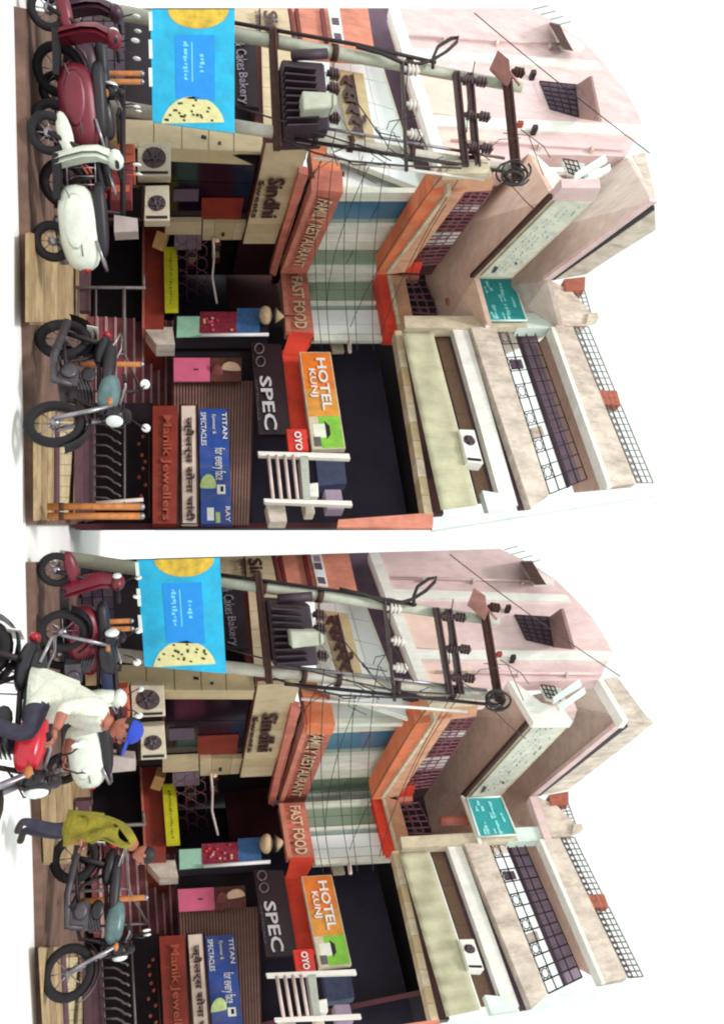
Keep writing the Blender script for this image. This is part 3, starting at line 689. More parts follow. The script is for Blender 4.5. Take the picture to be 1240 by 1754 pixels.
    MB().tube([V.P(730, 256, 'F3W', 0), V.P(886, 256, 'F3W', 0)], .02, 4).build('display_rail', rust, jw)

    # ---------------------------------------------------------------- signs
    def board(name, label, plane, quad, mat, off, th, cat='sign', frame=None, group=None):
        e = empty(name, label, cat, V.pt(bil(quad, .5, 0), plane, off), group)
        V.slab('board', plane, quad, mat, e, off, th)
        if frame:
            fm = MB(); n = 4
            for i in range(4): fm.tube([V.pt(quad[i], plane, off), V.pt(quad[(i + 1) % 4], plane, off)], frame[1], 4)
            fm.build('frame', frame[0], e)
        return e
    # cyan banner on the poles
    YB = 12.3
    bq = [(16, 258), (209, 262), (228, 402), (16, 402)]
    bn = empty('advertising_banner', f'bright cyan food banner with yellow and speckled discs tied to poles {w}', 'banner', V.D(110, 260, YB))
    V.slab('banner_cloth', YB, bq, cyan, bn, 0, .02)
    V.slab('blue_panel', YB, [(60, 300), (168, 302), (172, 368), (60, 368)], cyan2, bn, .006, .012)
    def disc(cu_, ch_, ru, rh, a0, a1, clip, mat, name):
        pts = [(cu_ + ru * math.cos(a0 + (a1 - a0) * k / 20), ch_ + rh * math.sin(a0 + (a1 - a0) * k / 20)) for k in range(21)]
        return V.slab(name, YB, pts, mat, bn, .006, .012)
    disc(16, 340, 33, 52, -math.pi / 2, math.pi / 2, None, yell, 'yellow_disc')
    disc(222, 331, 57, 55, math.pi * .57, math.pi * 1.44, None, pizza, 'speckled_disc')
    for k in range(26):
        an = random.uniform(.62, 1.40) * math.pi; rr = random.uniform(.35, .93)
        u, h = 222 + 57 * rr * math.cos(an), 331 + 55 * rr * math.sin(an)
        if u < 208:
            q = [(u - 1.8, h - 2.2), (u + 1.6, h - 1.8), (u + 2, h + 2.4), (u - 1.2, h + 2)]
            V.slab('topping', YB, q, olive_s, bn, .012, .01)
    def marks(name, plane, quad, n, mat, parent, off, fill=.7):
        for i in range(n):
            s0 = (i + random.uniform(0, .15)) / n; s1 = s0 + fill * random.uniform(.6, 1.2) / n
            a_ = random.uniform(0, .3); b_ = random.uniform(.65, 1)
            q = [bil(quad, s0, a_), bil(quad, s1, a_ + random.uniform(-.1, .2)), bil(quad, s1, b_), bil(quad, s0, b_ - random.uniform(0, .25))]
            V.slab(name, plane, q, mat, parent, off, .01)
    marks('print_mark', YB, [(70, 313), (138, 314), (138, 324), (70, 323)], 11, bluet, bn, .008)
    V.slab('text_rule', YB, [(72, 328), (140, 329), (140, 331), (72, 330)], bluet, bn, .008, .008)
    marks('print_mark', YB, [(92, 340), (126, 341), (126, 352), (92, 351)], 5, bluet, bn, .008)
    for i in range(3):
        V.slab('seam_strip', YB, [(20 + i * 48, 255), (52 + i * 48, 256), (52 + i * 48, 262), (20 + i * 48, 261)], mintw, bn, .01, .02)
    # black shop board
    e = board('shop_sign', f'black bakery board with white script behind the cyan banner {w}', 'F1W', [(66, 396), (180, 402), (184, 444), (70, 438)], void, .12, .08)
    V.text('letters', 'F1W', [(70, 403), (120, 406), (120, 425), (70, 421)], '& Cakes', dimt, e, .14, .03, .01)
    V.text('letters', 'F1W', [(124, 405), (178, 408), (178, 428), (124, 424)], 'Bakery', dimt, e, .14, .03, .01)
    V.text('sign_letters', 'F1W', [(18, 450), (56, 456), (56, 482), (18, 474)], 'Sin', brownt, fas, .1, .05, .03)
    V.text('sign_letters', 'F1W', [(18, 436), (56, 440), (56, 450), (18, 446)], 'Sweets', brownt, fas, .1, .04, .015)
    # tan hindi board on the glazing
    e = board('hindi_sign', f'tan board with dark red Hindi lettering behind the transformer {w}', 'F1B', [(118, 574), (236, 598), (242, 642), (126, 622)], beiged, .02, .1)
    V.text('letters', 'F1B', [(124, 578), (232, 602), (237, 634), (130, 614)], '\u0930\u0938\u0930\u0930\u0947\u0930', brownt, e, .04, .06, .035)
    # yellow board
    e = board('yellow_sign', f'narrow yellow board with faint print on the red plinth {w}', 'F3W', [(423, 281), (531, 283), (531, 306), (423, 304)], yellowb, .75, .1)
    marks('print_mark', 'F3W', [(434, 290), (522, 291), (522, 297), (434, 296)], 17, faintp, e, .755)
    MB().box(V.P(413, 276, 'F3W', 1.0), (.42, .35, .26), .4, .2, .3).build('carton_box', carton)
    tag(bpy.data.objects[[o.name for o in COL.objects if o.name.startswith('carton_box')][-1]], f'tan carton propped beside the yellow board on the plinth {w}', 'box')
    # poster pillar
    pp = empty('poster_pillar', f'shop pillar with mint tag, rose collage and blue poster {w}', 'pillar', V.P(556, 300, 'F3W', .6))
    V.slab('column', 'F3W', [(540, 298), (577, 298), (577, 460), (541, 460)], dark, pp, .5, .4)
    V.slab('mint_tag', 'F3W', [(542, 304), (577, 303), (576, 345), (542, 346)], mintpo, pp, .54, .03)
    V.slab('rose_poster', 'F3W', [(534, 343), (570, 342), (570, 405), (534, 406)], flow, pp, .55, .03)
    V.slab('blue_poster', 'F3W', [(528, 406), (571, 405), (572, 445), (528, 446)], bluepo, pp, .55, .03)
    MB().tube([V.P(574, 344, 'F3W', .62), V.P(573, 460, 'F3W', .62)], .045, 8).build('tube_lamp', tubew, pp)
    for k in range(12):
        u, h = random.uniform(538, 566), random.uniform(350, 398)
        MB().ell(V.P(u, h, 'F3W', .58), (.04, .02, .04), 6, 4).build('flower_print', (pinkpo, skinp, redp)[k % 3], pp)
    hl = empty('hanging_lamp', f'straw coloured round lamp with pointed cap hanging below the band {w}', 'lamp', V.P(540, 448, 'F3W', .8))
    MB().ell(V.P(540, 455, 'F3W', .8), (.24, .2, .17), 16, 9).build('globe', lampb, hl)
    cp = V.P(541, 472, 'F3W', .8); MB().tube([cp, cp + Vector((0, 0, .22))], .2, 14, .02).build('cap', lampb, hl)
    MB().tube([cp, V.P(541, 515, 'F3W', .8)], .018, 5).build('rod', rust, hl)
    MB().torus(V.P(540, 468, 'F3W', .8), (0, 0, 1), .2, .03).build('ring', iron, hl)
    # hotel sign
    hq = [(603, 513), (770, 535), (768, 592), (603, 566)]
    e = empty('hotel_sign', f'orange and green HOTEL KUNJ sign board with house picture {w}', 'sign', V.P(690, 520, 'F3R', .5))
    V.slab('board', 'F3R', hq, cream, e, .42, .16)
    V.slab('orange_face', 'F3R', sub(hq, .006, .38, .03, .97), hotelo, e, .425, .03)
    V.slab('amber_face', 'F3R', sub(hq, .382, .66, .03, .97), hotely, e, .425, .03)
    V.slab('green_face', 'F3R', sub(hq, .662, .99, .30, .97), hotelg, e, .425, .03)
    V.slab('picture_ground', 'F3R', sub(hq, .662, .99, .03, .297), cream, e, .425, .03)
    V.text('letters', 'F3R', sub(hq, .06, .60, .50, .80), 'HOTEL', whitet, e, .43, .03, .02)
    V.text('letters', 'F3R', sub(hq, .17, .46, .16, .42), 'KUNJ', whitet, e, .43, .03, .015)
    V.slab('house_picture', 'F3R', sub(hq, .74, .88, .12, .48), framew, e, .43, .03)
    V.slab('house_picture', 'F3R', sub(hq, .87, .97, .08, .30), ironl, e, .43, .03)
    V.slab('house_roof', 'F3R', [bil(hq, *p) for p in [(.71, .48), (.90, .48), (.85, .62), (.76, .62)]], iron, e, .43, .04)
    # red OYO sign
    oq = [(735, 491), (772, 495), (772, 529), (735, 525)]
    e = board('oyo_sign', f'small red OYO sign below the hotel board {w}', 'F3R', oq, oyor, .4, .12)
    V.text('letters', 'F3R', sub(oq, .1, .98, .36, .72), 'OYO', whitet, e, .42, .02, .03)
    # SPEC board
    sq = [(586, 430), (744, 444), (744, 498), (590, 482)]
    e = board('spectacles_sign', f'black board reading SPEC with a pair of glasses {w}', 'F3R', sq, M('maroon_black_face', (46, 18, 34), .6, .4, .3, 3), .15, .12)
    V.text('letters', 'F3R', [(644, 444), (736, 454), (736, 476), (644, 464)], 'SPEC', specw, e, .17, .03, .02)
    for u in (597, 619):
        ring = [(u + 8.5 * math.cos(t * math.pi / 8), 444 + (u - 597) * .1 + 7.5 * math.sin(t * math.pi / 8)) for t in range(17)]
        MB().tube([V.P(a_, b_, 'F3R', .18) for a_, b_ in ring], .02, 4).build('spectacle_ring', ironl, e)
    V.text('letters', 'F3R', [(650, 437), (720, 442), (720, 446), (650, 441)], 'OPTICALS', ironl, e, .17, .01, 0)
    # blue optician sign
    tq = [(700, 341), (897, 345), (897, 398), (700, 390)]
    e = board('optician_sign', f'blue TITAN eyewear board with white script hung on the shutter {w}', 'F3W', tq, bluef, .35, .12)
    V.text('letters', 'F3W', sub(tq, .03, .26, .80, .96), 'TITAN', whitet, e, .37, .01, .01)
    V.text('letters', 'F3W', sub(tq, .05, .22, .42, .58), 'Eyewear &', whitet, e, .37, .01, .0)
    V.text('letters', 'F3W', sub(tq, .03, .32, .06, .24), 'SPECTACLES', whitet, e, .37, .01, .01)
    V.text('letters', 'F3W', sub(tq, .34, .62, .40, .86), 'for every face', whitet, e, .37, .01, .0)
    MB().ell(V.P(832, 357, 'F3W', .37), (.26, .012, .17), 12, 7).build('splash', spl, e)
    V.slab('face_print', 'F3W', sub(tq, .66, .74, .55, .82), whitet, e, .365, .02)
    V.slab('glasses_print', 'F3W', sub(tq, .675, .72, .66, .76), void, e, .37, .02)
    V.slab('label_box', 'F3W', sub(tq, .86, .97, .20, .42), whitet, e, .365, .02)
    V.slab('label_box', 'F3W', sub(tq, .90, .99, .48, .62), spl, e, .365, .02)
    V.text('letters', 'F3W', sub(tq, .85, .985, .80, .95), 'RAY', whitet, e, .37, .01, .01)
    # white hindi strip, red jewellery board
    wq = [(694, 310), (897, 312), (897, 339), (694, 337)]
    e = board('hindi_strip_sign', f'long white strip with dark Hindi lettering under the blue board {w}', 'F3W', wq, M('white_strip_face', (236, 214, 200), .88, .6, .12, 4), .45, .1, frame=(brownt, .02))
    V.text('letters', 'F3W', sub(wq, .10, .98, .16, .84), '\u091c\u094d\u0935\u0948\u0932\u0930\u094d\u0938 \u0938\u094b\u0928\u093e \u091a\u093e\u0902\u0926\u0940', brownt, e, .47, .03, .02)
    jq = [(695, 262), (897, 262), (897, 303), (695, 305)]
    e = board('jewellers_sign', f'red jewellers board with raised dull gold lettering {w}', 'F3W', jq, jewr, .6, .14)
    V.text('letters', 'F3W', sub(jq, .08, .97, .32, .76), 'Manik Jewellers', goldt, e, .62, .05, .02)
    # posters
    e = board('pink_poster', f'plain pink poster beside the steps {w}', 'F3W', [(613, 298), (653, 298), (653, 360), (613, 360)], pinkpo, .3, .03, 'poster')
    V.slab('printed_mark', 'F3W', [(631, 332), (634, 332), (634, 340), (631, 340)], photo1, e, .31, .02)
    e = board('portrait_poster', f'brown poster of a pale faced figure above the pink poster {w}', 'F3W', [(613, 361), (653, 361), (653, 414), (613, 414)], photo1, .3, .03, 'poster')
    MB().ell(V.P(633, 396, 'F3W', .3), (.2, .02, .24), 12, 8).build('face_print', skinp, e)
    MB().ell(V.P(640, 372, 'F3W', .3), (.25, .02, .14), 12, 8).build('shirt_print', redt, e)
    # banners on the upper balcony
    wq2 = [(345, 951), (474, 823), (474, 874), (347, 1012)]
    e = board('faded_banner', f'long faded white banner with worn ink on the balcony edge {w}', 'F2B', wq2, bannerw, .06, .04, 'banner')
    for j, (t0, t1, n, pr) in enumerate(((.78, .90, 14, .5), (.56, .66, 20, .8), (.38, .46, 24, .8), (.22, .28, 26, .7))):
        for i in range(n):
            if random.random() > pr: continue
            s0 = .06 + i * .92 / n; s1 = s0 + random.uniform(.4, .9) * .9 / n
            q = sub(wq2, s0, min(.99, s1), t0 + random.uniform(-.03, .03), t1 + random.uniform(-.05, .02))
            q = [q[0], ((q[1][0] + q[2][0]) / 2, (q[1][1] + q[2][1]) / 2), q[2], ((q[3][0] + q[0][0]) / 2, (q[3][1] + q[0][1]) / 2)]
            V.slab('ink_mark', 'F2B', q, (bannerf, bannerf, bannert)[random.randrange(3)], e, .066, .01)
    for s0, s1, t0, t1 in ((.86, .95, .12, .34), (.80, .84, .62, .80), (.66, .70, .5, .62)):
        V.slab('ink_blot', 'F2B', [bil(wq2, *p) for p in ((s0, t0), (s1, t0 + .1), (s1, t1), (s0 + .02, t1 - .05))], bannerd, e, .07, .01)
    q2 = [(476, 815), (549, 834), (549, 902), (477, 877)]
    e = board('teal_sign', f'teal board with white Hindi lines at the balcony corner {w}', 'F3B', q2, teals, .1, .06, frame=(mintw, .03))
    for (s0, s1, t0, t1) in ((.06, .20, .22, .29), (.20, .36, .13, .20), (.22, .34, .28, .36), (.10, .54, .56, .63), (.38, .54, .47, .53), (.42, .68, .78, .83), (.60, .96, .53, .62), (.62, .96, .22, .29), (.78, .95, .14, .20), (.80, .97, .42, .48)):
        marks('text_line', 'F3B', sub(q2, s0, s1, t0, t1 + .04), max(1, int((s1 - s0) * 14)), tealt, e, .115, .95)
    # pale cloth hung along the terrace
    cq = [(569, 688), (874, 755), (866, 816), (569, 741)]
    mb = MB(); n = 40; vs = []; fs = []
    for i in range(n + 1):
        for j in range(7):
            p = bil(cq, i / n, j / 6)
            vs.append(V.P(p[0], p[1], 'F3B', .16 + .03 * math.sin(i * 1.57) * (1 - j / 12) + .02 * math.sin(i * .37 + j)))
    for i in range(n):
        for j in range(6): fs.append([i * 7 + j, (i + 1) * 7 + j, (i + 1) * 7 + j + 1, i * 7 + j + 1])
    mb._add(vs, fs, True); o = mb.build('awning_cloth', cloth)
    so = o.modifiers.new('s', 'SOLIDIFY'); so.thickness = .02
    tag(o, f'long pale green cloth sheet hung along the right wing {w}', 'cloth')

    # ---------------------------------------------------------------- air conditioners
    def ac(quad, plane, off, fan_s, label, mat=acm):
        e = empty('air_conditioner', label, 'air conditioner', V.pt(bil(quad, .5, 0), plane, off), 'outdoor air conditioner units')
        V.slab('case', plane, quad, mat, e, off, .3, None, .012)
        c = bil(quad, fan_s, .5)
        du = (quad[1][0] - quad[0][0]); dh = quad[3][1] - quad[0][1]
        rr = .36
        ring = [bil(quad, fan_s + rr * dh / du * .9 * math.cos(t * math.pi / 10), .5 + rr * math.sin(t * math.pi / 10)) for t in range(20)]
        V.slab('fan_grille', plane, ring, acd, e, off + .012, .02)
        fb = MB()
        for t in range(5):
            a_ = ring[t * 4]; fb.tube([V.pt(bil(quad, fan_s, .5), plane, off + .03), V.pt(a_, plane, off + .03)], .018, 4)
        fb.torus(V.pt(bil(quad, fan_s, .5), plane, off + .03), V.nin(plane), .05, .02, 10, 5)
        fb.build('fan_guard', enginem, e)
        V.slab('vent_slot', plane, sub(quad, .86, .94, .08, .92), iron, e, off + .01, .02)
        return e
    yA = V.P(270, 260, 'F2W').y - .6
    ac([(243, 236), (301, 236), (301, 293), (245, 293)], yA, 0, .45, f'left beige outdoor air conditioner with round dark fan beside tile pier {w}')
    ac([(318, 249), (378, 247), (378, 291), (317, 290)], yA, 0, .5, f'right beige outdoor air conditioner above the dark barrier rail {w}')
    ac([(735, 786), (791, 800), (794, 828), (736, 812)], 'F3B', .3, .32, f'white outdoor air conditioner hung above the pale green cloth {w}', whitep)
    stn = MB()
    for u in (246, 299, 320, 376): V.line([(u, 150), (u, 237 if u < 310 else 248)], yA + .15, .03, stn)
    V.line([(243, 234), (301, 234)], yA + .1, .03, stn); V.line([(318, 246), (378, 245)], yA + .1, .03, stn)
    tag(stn.build('air_conditioner_stand', rust), f'thin rusty steel stand under two beige air conditioners {w}', 'stand')

    # ---------------------------------------------------------------- poles, transformer, lines
    YP = 13.0
    def gpt(u, h0, u1, h1, Y):                                 # the foot of a pole seen at (u1,h1)..(u,h0)
        a_ = V.D(u, h0, Y); b_ = V.D(u1, h1, Y); t = a_.z / (b_.z - a_.z); return a_ - (b_ - a_) * t
    pa = empty('utility_pole', f'leaning greenish utility pole holding the transformer, left of two poles {w}', 'utility pole', gpt(62, 420, 150, 890, YP), 'utility poles of the transformer')
    a_ = ORI[pa.name]; b_ = V.D(150, 892, YP)
    MB().tube([a_, b_], .13, 10, .10).build('post', pole_g, pa)
    for f in (.42, .55, .72): 
        c_ = a_.lerp(b_, f); MB().tube([c_ - (b_ - a_).normalized() * .06, c_ + (b_ - a_).normalized() * .06], .15, 10).build('clamp', rust, pa)
    MB().tube([a_.lerp(b_, .3) + Vector((-.12, -.12, 0)), a_.lerp(b_, .6) + Vector((-.14, -.14, 0)), a_.lerp(b_, .78) + Vector((-.1, -.12, 0))], .035, 6).build('conduit', iron, pa)
    pb = empty('utility_pole', f'leaning pale utility pole with conduits, right of two poles {w}', 'utility pole', gpt(216, 402, 290, 870, YP), 'utility poles of the transformer')
    a2 = ORI[pb.name]; b2 = V.D(293, 892, YP)
    MB().tube([a2, b2], .125, 10, .10).build('post', pole_c, pb)
    MB().tube([a2.lerp(b2, .46) + Vector((.16, -.16, 0)), a2.lerp(b2, .95) + Vector((.14, -.14, 0))], .035, 6).build('conduit', iron, pb)
    MB().tube([a2.lerp(b2, .46) + Vector((-.16, -.12, 0)), a2.lerp(b2, .95) + Vector((-.14, -.12, 0))], .03, 6).build('conduit', chrome, pb)
    MB().tube([a2.lerp(b2, .5) + Vector((.42, -.1, 0)), a2.lerp(b2, .9) + Vector((.34, -.1, 0))], .03, 6).build('conduit', ceram, pb)
    for f in (.5, .58, .72, .86): 
        c_ = a2.lerp(b2, f); MB().tube([c_, c_ + (b2 - a2).normalized() * .1], .15, 10).build('clamp', rust, pb)
    def beam(label, p0, p1, Y, hgt, dep, mat=rust, name='cross_beam', ins=()):
        e = empty(name, label, 'cross beam', V.D((p0[0] + p1[0]) / 2, (p0[1] + p1[1]) / 2, Y), 'steel beams across the two poles')
        q = [(p0[0], p0[1] - hgt), (p1[0], p1[1] - hgt), (p1[0], p1[1] + hgt), (p0[0], p0[1] + hgt)]
        V.slab('steel_channel', Y, q, mat, e, 0, dep)
        mx_ = [(p0[0], p0[1] + hgt * .5), (p1[0], p1[1] + hgt * .5), (p1[0], p1[1] + hgt), (p0[0], p0[1] + hgt)]
        V.slab('flange', Y, mx_, mat, e, .06, .07)
        for (u, dh, L) in ins:
            t = (u - p0[0]) / (p1[0] - p0[0]); h = p0[1] + (p1[1] - p0[1]) * t
            p = V.D(u, h + hgt, Y - .05); q_ = V.D(u + 4, h + hgt + L, Y - .05)
            i_ = MB().tube([p, q_], .05, 8, .04)
            for k in range(3): i_.tube([p.lerp(q_, .25 + .25 * k), p.lerp(q_, .33 + .25 * k)], .10, 10)
            i_.build('insulator', dh, e)
        return e
    beam(f'lowest rusty beam across both poles carrying the transformer {w}', (46, 468), (250, 477), YP - .2, 6, .2)
    beam(f'thin pale rod with white fuse blocks between the poles {w}', (104, 689), (292, 697), YP - .2, 2.5, .06, ironl, ins=((118, ceram, 26), (178, ceram, 26), (228, ceram, 26)))
    beam(f'lower of two dark channels high on the poles {w}', (121, 783), (284, 799), YP - .25, 5, .12, cerd, ins=((136, cerd, 20), (196, cerd, 20), (250, cerd, 20)))
    beam(f'upper of two dark channels high on the poles {w}', (124, 806), (284, 819), YP - .25, 5, .12, cerd, ins=((138, cerd, 22), (198, cerd, 22), (252, cerd, 22)))
    beam(f'topmost rusty crossarm on the poles {w}', (132, 871), (302, 888), YP - .2, 6, .14, rust, ins=((122, rust, 22),))
    # transformer
    tr = empty('transformer', f'dark oil filled transformer with fins between the two poles {w}', 'transformer', V.D(160, 478, YP))
    V.slab('tank', YP - .45, [(100, 482), (222, 488), (220, 566), (106, 556)], trans, tr, 0, .8, None, .04)
    for i in range(9):
        t = i / 8
        V.slab('cooling_fin', YP - .75, [bil([(112, 488), (214, 492), (212, 548), (118, 542)], t - .012, 0), bil([(112, 488), (214, 492), (212, 548), (118, 542)], t + .012, 0), bil([(112, 488), (214, 492), (212, 548), (118, 542)], t + .012, 1), bil([(112, 488), (214, 492), (212, 548), (118, 542)], t - .012, 1)], trans, tr, 0, .3)
    V.slab('green_box', YP - 1.0, [(155, 518), (187, 520), (183, 570), (158, 570)], pole_g, tr, 0, .35, None, .02)
    V.slab('box_lid', YP - 1.02, [(160, 571), (182, 571), (178, 577), (164, 577)], pole_g, tr, 0, .3)
    MB().tube([V.D(95, 500, YP - .5), V.D(92, 560, YP - .5)], .09, 8).build('oil_conservator', trans, tr)
    for u in (125, 150, 200):
        p = V.D(u, 560, YP - .2); i_ = MB().tube([p, V.D(u + 4, 582, YP - .2)], .06, 8, .05)
        for k in range(3): i_.tube([V.D(u + 1 + k, 566 + 5 * k, YP - .2), V.D(u + 1 + k, 568 + 5 * k, YP - .2)], .11, 10)
        i_.build('bushing', cerd, tr)
    # tilted plate and bird-nest coil at the top
    tp = MB().prism([V.D(86, 852, YP - .6), V.D(118, 838, YP - .2), V.D(148, 868, YP - .2), V.D(134, 874, YP - .4), V.D(102, 872, YP - .6)], Vector((0, .05, .03)))
    tp.tube([V.D(118, 868, YP - .3), V.D(146, 890, YP - .2)], .03, 5); tp.tube([V.D(142, 862, YP), V.D(150, 862, YP)], .03, 5)
    tag(tp.build('tilted_plate', M('pink_brown_plate', (186, 132, 124), .8, .7, .25, 5)), f'tilted brown plate on top of the left pole {w}', 'plate')
    co = MB()
    for k in range(6):
        cu_, ch_ = 298 + random.uniform(-7, 9), 880 + random.uniform(-9, 9); r_ = random.uniform(14, 27)
        pts = [(cu_ + r_ * .75 * math.cos(t * math.pi / 8 + k), ch_ + r_ * math.sin(t * math.pi / 8 + k)) for t in range(15)]
        co.tube([V.D(u, h, YP - .3 - .05 * k + .02 * math.sin(i)) for i, (u, h) in enumerate(pts)], .022, 5)
    tag(co.build('cable_coil', cable), f'tangled coil of black cable at the right end of the top crossarm {w}', 'cable coil')
    lp = MB(); lp.tube([V.D(*p, YP - .2) for p in [(80, 610), (92, 655), (108, 690), (110, 715), (103, 740), (88, 765), (72, 782), (64, 785), (66, 772), (80, 750), (98, 742), (117, 741)]], .035, 6)
    tag(lp.build('cable_loop', cable), f'black cable looping out from the left pole {w}', 'cable')
    # wires
    def wire(label, pts, r=.012, sag=0.0):
        P3 = [V.D(u, h, Y) for u, h, Y in pts]
        if len(P3) == 2:
            P3 = [P3[0].lerp(P3[1], t / 14) - Vector((0, 0, sag * 4 * (t / 14) * (1 - t / 14))) for t in range(15)]
        o = MB().tube(P3, r, 5).build('overhead_wire', cable); tag(o, label, 'wire', 'overhead wires')
    wire(f'thin wire slanting up across the pink wall {w}', [(22, 812, 14.0), (262, 1112, 14.4)], .012, .1)
    wire(f'long black wire looping from transformer to right pole {w}', [(180, 395, 12.5), (205, 475, 12.4), (228, 545, 12.5), (250, 615, 12.5), (272, 700, 12.6), (283, 800, 12.7)], .016)
    wire(f'black cable rising along the right of the pale pole {w}', [(240, 485, 12.4), (262, 540, 12.4), (276, 600, 12.5), (284, 690, 12.6), (288, 790, 12.7)], .02)
    for k, (h0, h1) in enumerate(((548, 552), (570, 566), (598, 600), (626, 612), (660, 640))):
        wire(f'thin line across the glazed first floor, number {["lowest", "second", "middle", "fourth", "highest"][k]} from below {w}'.replace('number ', ''), [(276, h0, 12.8), (600, h1, 14.8)], .008, .12)
    rnd = random.Random(5)
    kinds = ['drooping', 'slanting', 'crossing', 'bent', 'curling', 'trailing', 'fine', 'heavier', 'dark', 'dangling', 'taut', 'slack', 'kinked', 'frayed', 'thin grey', 'thin black', 'doubled', 'low', 'high', 'short', 'long', 'loose']
    for k, kd in enumerate(kinds):
        u0, h0 = rnd.uniform(214, 292), rnd.uniform(560, 860); u1, h1 = u0 + rnd.uniform(-150, 60), h0 + rnd.uniform(-60, 60)
        wire(f'{kd} strand in the tangle of wires around the utility poles {w}', [(u0, h0, 12.6), ((u0 + u1) / 2 + rnd.uniform(-6, 6), (h0 + h1) / 2 - rnd.uniform(4, 22), 12.7), (u1, h1, 12.7)], rnd.uniform(.006, .013))
    for k, (ua, ha, ub, hb_) in enumerate(((285, 800, 575, 652), (285, 770, 560, 600), (270, 640, 520, 560), (262, 560, 470, 480), (285, 815, 480, 700))):
        wire(f'service line running from the right pole to the {["red balcony band", "green glass", "white mullions", "restaurant band", "balcony grille"][k]} {w}', [(ua, ha, 12.8), (ub, hb_, 16.0)], .008, .18)
    wire(f'slack wire hanging from the coil over the soffit {w}', [(300, 860, 12.6), (345, 900, 13.2), (372, 930, 13.6)], .01)
    for k in range(2):
        wire(f'thin vertical drop wire on the pink wall, {["left", "right"][k]} of a pair {w}', [(228 - 6 * k, 862 + 30 * k, 13.5), (232 + 18 * k, 905 + 25 * k, 13.8), (300 - 30 * k, 930 + 12 * k, 14.0)], .01)

    # ---------------------------------------------------------------- street furniture
    def post(u, h0, h1, Y, r, label):
        e = empty('wooden_post', label, 'post', V.D(u, h0, Y), 'orange wooden posts by the road')
        p, q = V.D(u, h0, Y), V.D(u, h1, Y); p.z = max(p.z, 0)
        MB().tube([p, q], r, 8).build('shaft', woodo, e)
        MB().ell(q, (r * 1.1, r * 1.1, .05), 8, 5).build('cap', chrome, e)
        c_ = p.lerp(q, .12); MB().tube([c_, c_ + (q - p) * .05], r * 1.15, 8).build('collar', rust, e)
        return e
    post(126, 128, 243, 12.2, .042, f'left orange post of the pair by the maroon scooter {w}')
    post(140, 128, 243, 12.2, .042, f'right orange post of the pair by the maroon scooter {w}')
    post(624, 120, 243, 12.6, .045, f'single orange wooden post before the maroon stairs {w}')
    post(868, 82, 243, 10.6, .05, f'left orange post of the pair at the right road end {w}')
    post(884, 82, 243, 10.6, .05, f'right orange post of the pair at the right road end {w}')
    bar = empty('barrier_rail', f'dark steel barrier rail behind the parked scooters {w}', 'barrier', V.D(260, 130, 12.4))
    MB().tube([V.D(146, 211, 12.4), V.D(370, 211, 12.4)], .045, 8).build('rail', iron, bar)
    for u in (150, 262, 366):
        p = V.D(u, 211, 12.4); MB().tube([Vector((p.x, p.y, 0)), p], .035, 6).build('leg', iron, bar)
    hx = empty('plastic_hopper', f'small grey plastic hopper at the end of the barrier rail {w}', 'hopper', V.D(384, 120, 12.6))
    MB().prism([V.D(368, 196, 12.3), V.D(398, 196, 12.3), V.D(396, 237, 12.3), V.D(374, 236, 12.3)], Vector((0, .35, 0))).build('bin_body', M('grey_plastic', (196, 182, 178), .85, .5, .2, 5), hx)
    p = V.D(384, 196, 12.45); MB().tube([Vector((p.x, p.y, 0)), p], .04, 6).build('leg', iron, hx)
    for (q, mt_, lb, Yc) in (([(246, 192), (300, 192), (300, 232), (246, 231)], orgb, 'orange red stack of packets under the left air conditioner', 13.2), ([(256, 138), (322, 138), (322, 188), (256, 188)], mrnb, 'maroon goods crate on the ground behind white scooter', 13.0), ([(326, 140), (366, 140), (366, 180), (326, 180)], M('dusky_crate', (112, 66, 76), .8, .8, .3, 8), 'dusky crate beside the barrier rail', 13.1), ([(300, 188), (345, 188), (345, 226), (300, 226)], mrnb, 'small maroon carton on the dusky crate', 13.1)):
        e = empty('goods_crate', f'{lb} {w}', 'crate', V.D(q[0][0], q[0][1], Yc), 'goods stacked below the air conditioners')
        V.slab('crate_body', Yc, q, mt_, e, 0, .4, None, .01)
        V.cells('packet', Yc, sub(q, .03, .97, .05, .95), 3, 2, [mt_, orgb, mrnb], e, .02, .05, .06, .08, .015)
    V2 = V.slab('plank_stack', 12.9, [(178, 160), (240, 160), (240, 200), (178, 196)], tan, None, 0, .4); tag(V2, f'stack of tan planks behind the black motorcycle {w}', 'planks')
    # small balcony rack and clutter right
    rk = empty('iron_balcony', f'pale iron balcony rack with four bars below the hotel sign {w}', 'balcony', V.P(800, 440, 'F3R', .8))
    for u0, u1, h0, h1 in ((773, 780, 442, 600), (854, 860, 452, 604)):
        MB().prism([V.P(u0, h0, 'F3R', 1.0), V.P(u1, h0 + 2, 'F3R', 1.0), V.P(u1 + 6, h1, 'F3R', 1.0), V.P(u0 + 4, h1 - 2, 'F3R', 1.0)], V.nin('F3R') * .1).build('shelf_bar', ceram, rk)
    for i in range(4):
        MB().tube([V.P(780, 460 + i * 14, 'F3R', 1.0), V.P(855, 468 + i * 14, 'F3R', 1.0)], .035, 6).build('rack_bar', M('pale_iron', (226, 204, 198), .85, .5, .15, 6), rk)
    V.slab('end_plate', 'F3R', [(781, 514), (855, 520), (855, 532), (781, 528)], M('pale_grey_plate', (186, 190, 178), .85, .6, .2, 6), rk, 1.0, .3)
    bx = V.slab('blue_tarpaulin', 'F3R', [(780, 540), (832, 546), (828, 594), (776, 588)], M('dark_blue_tarp', (58, 68, 102), .75, .7, .4, 7), None, .3, .3); tag(bx, f'dark blue bundle stored under the hotel sign {w}', 'bundle')
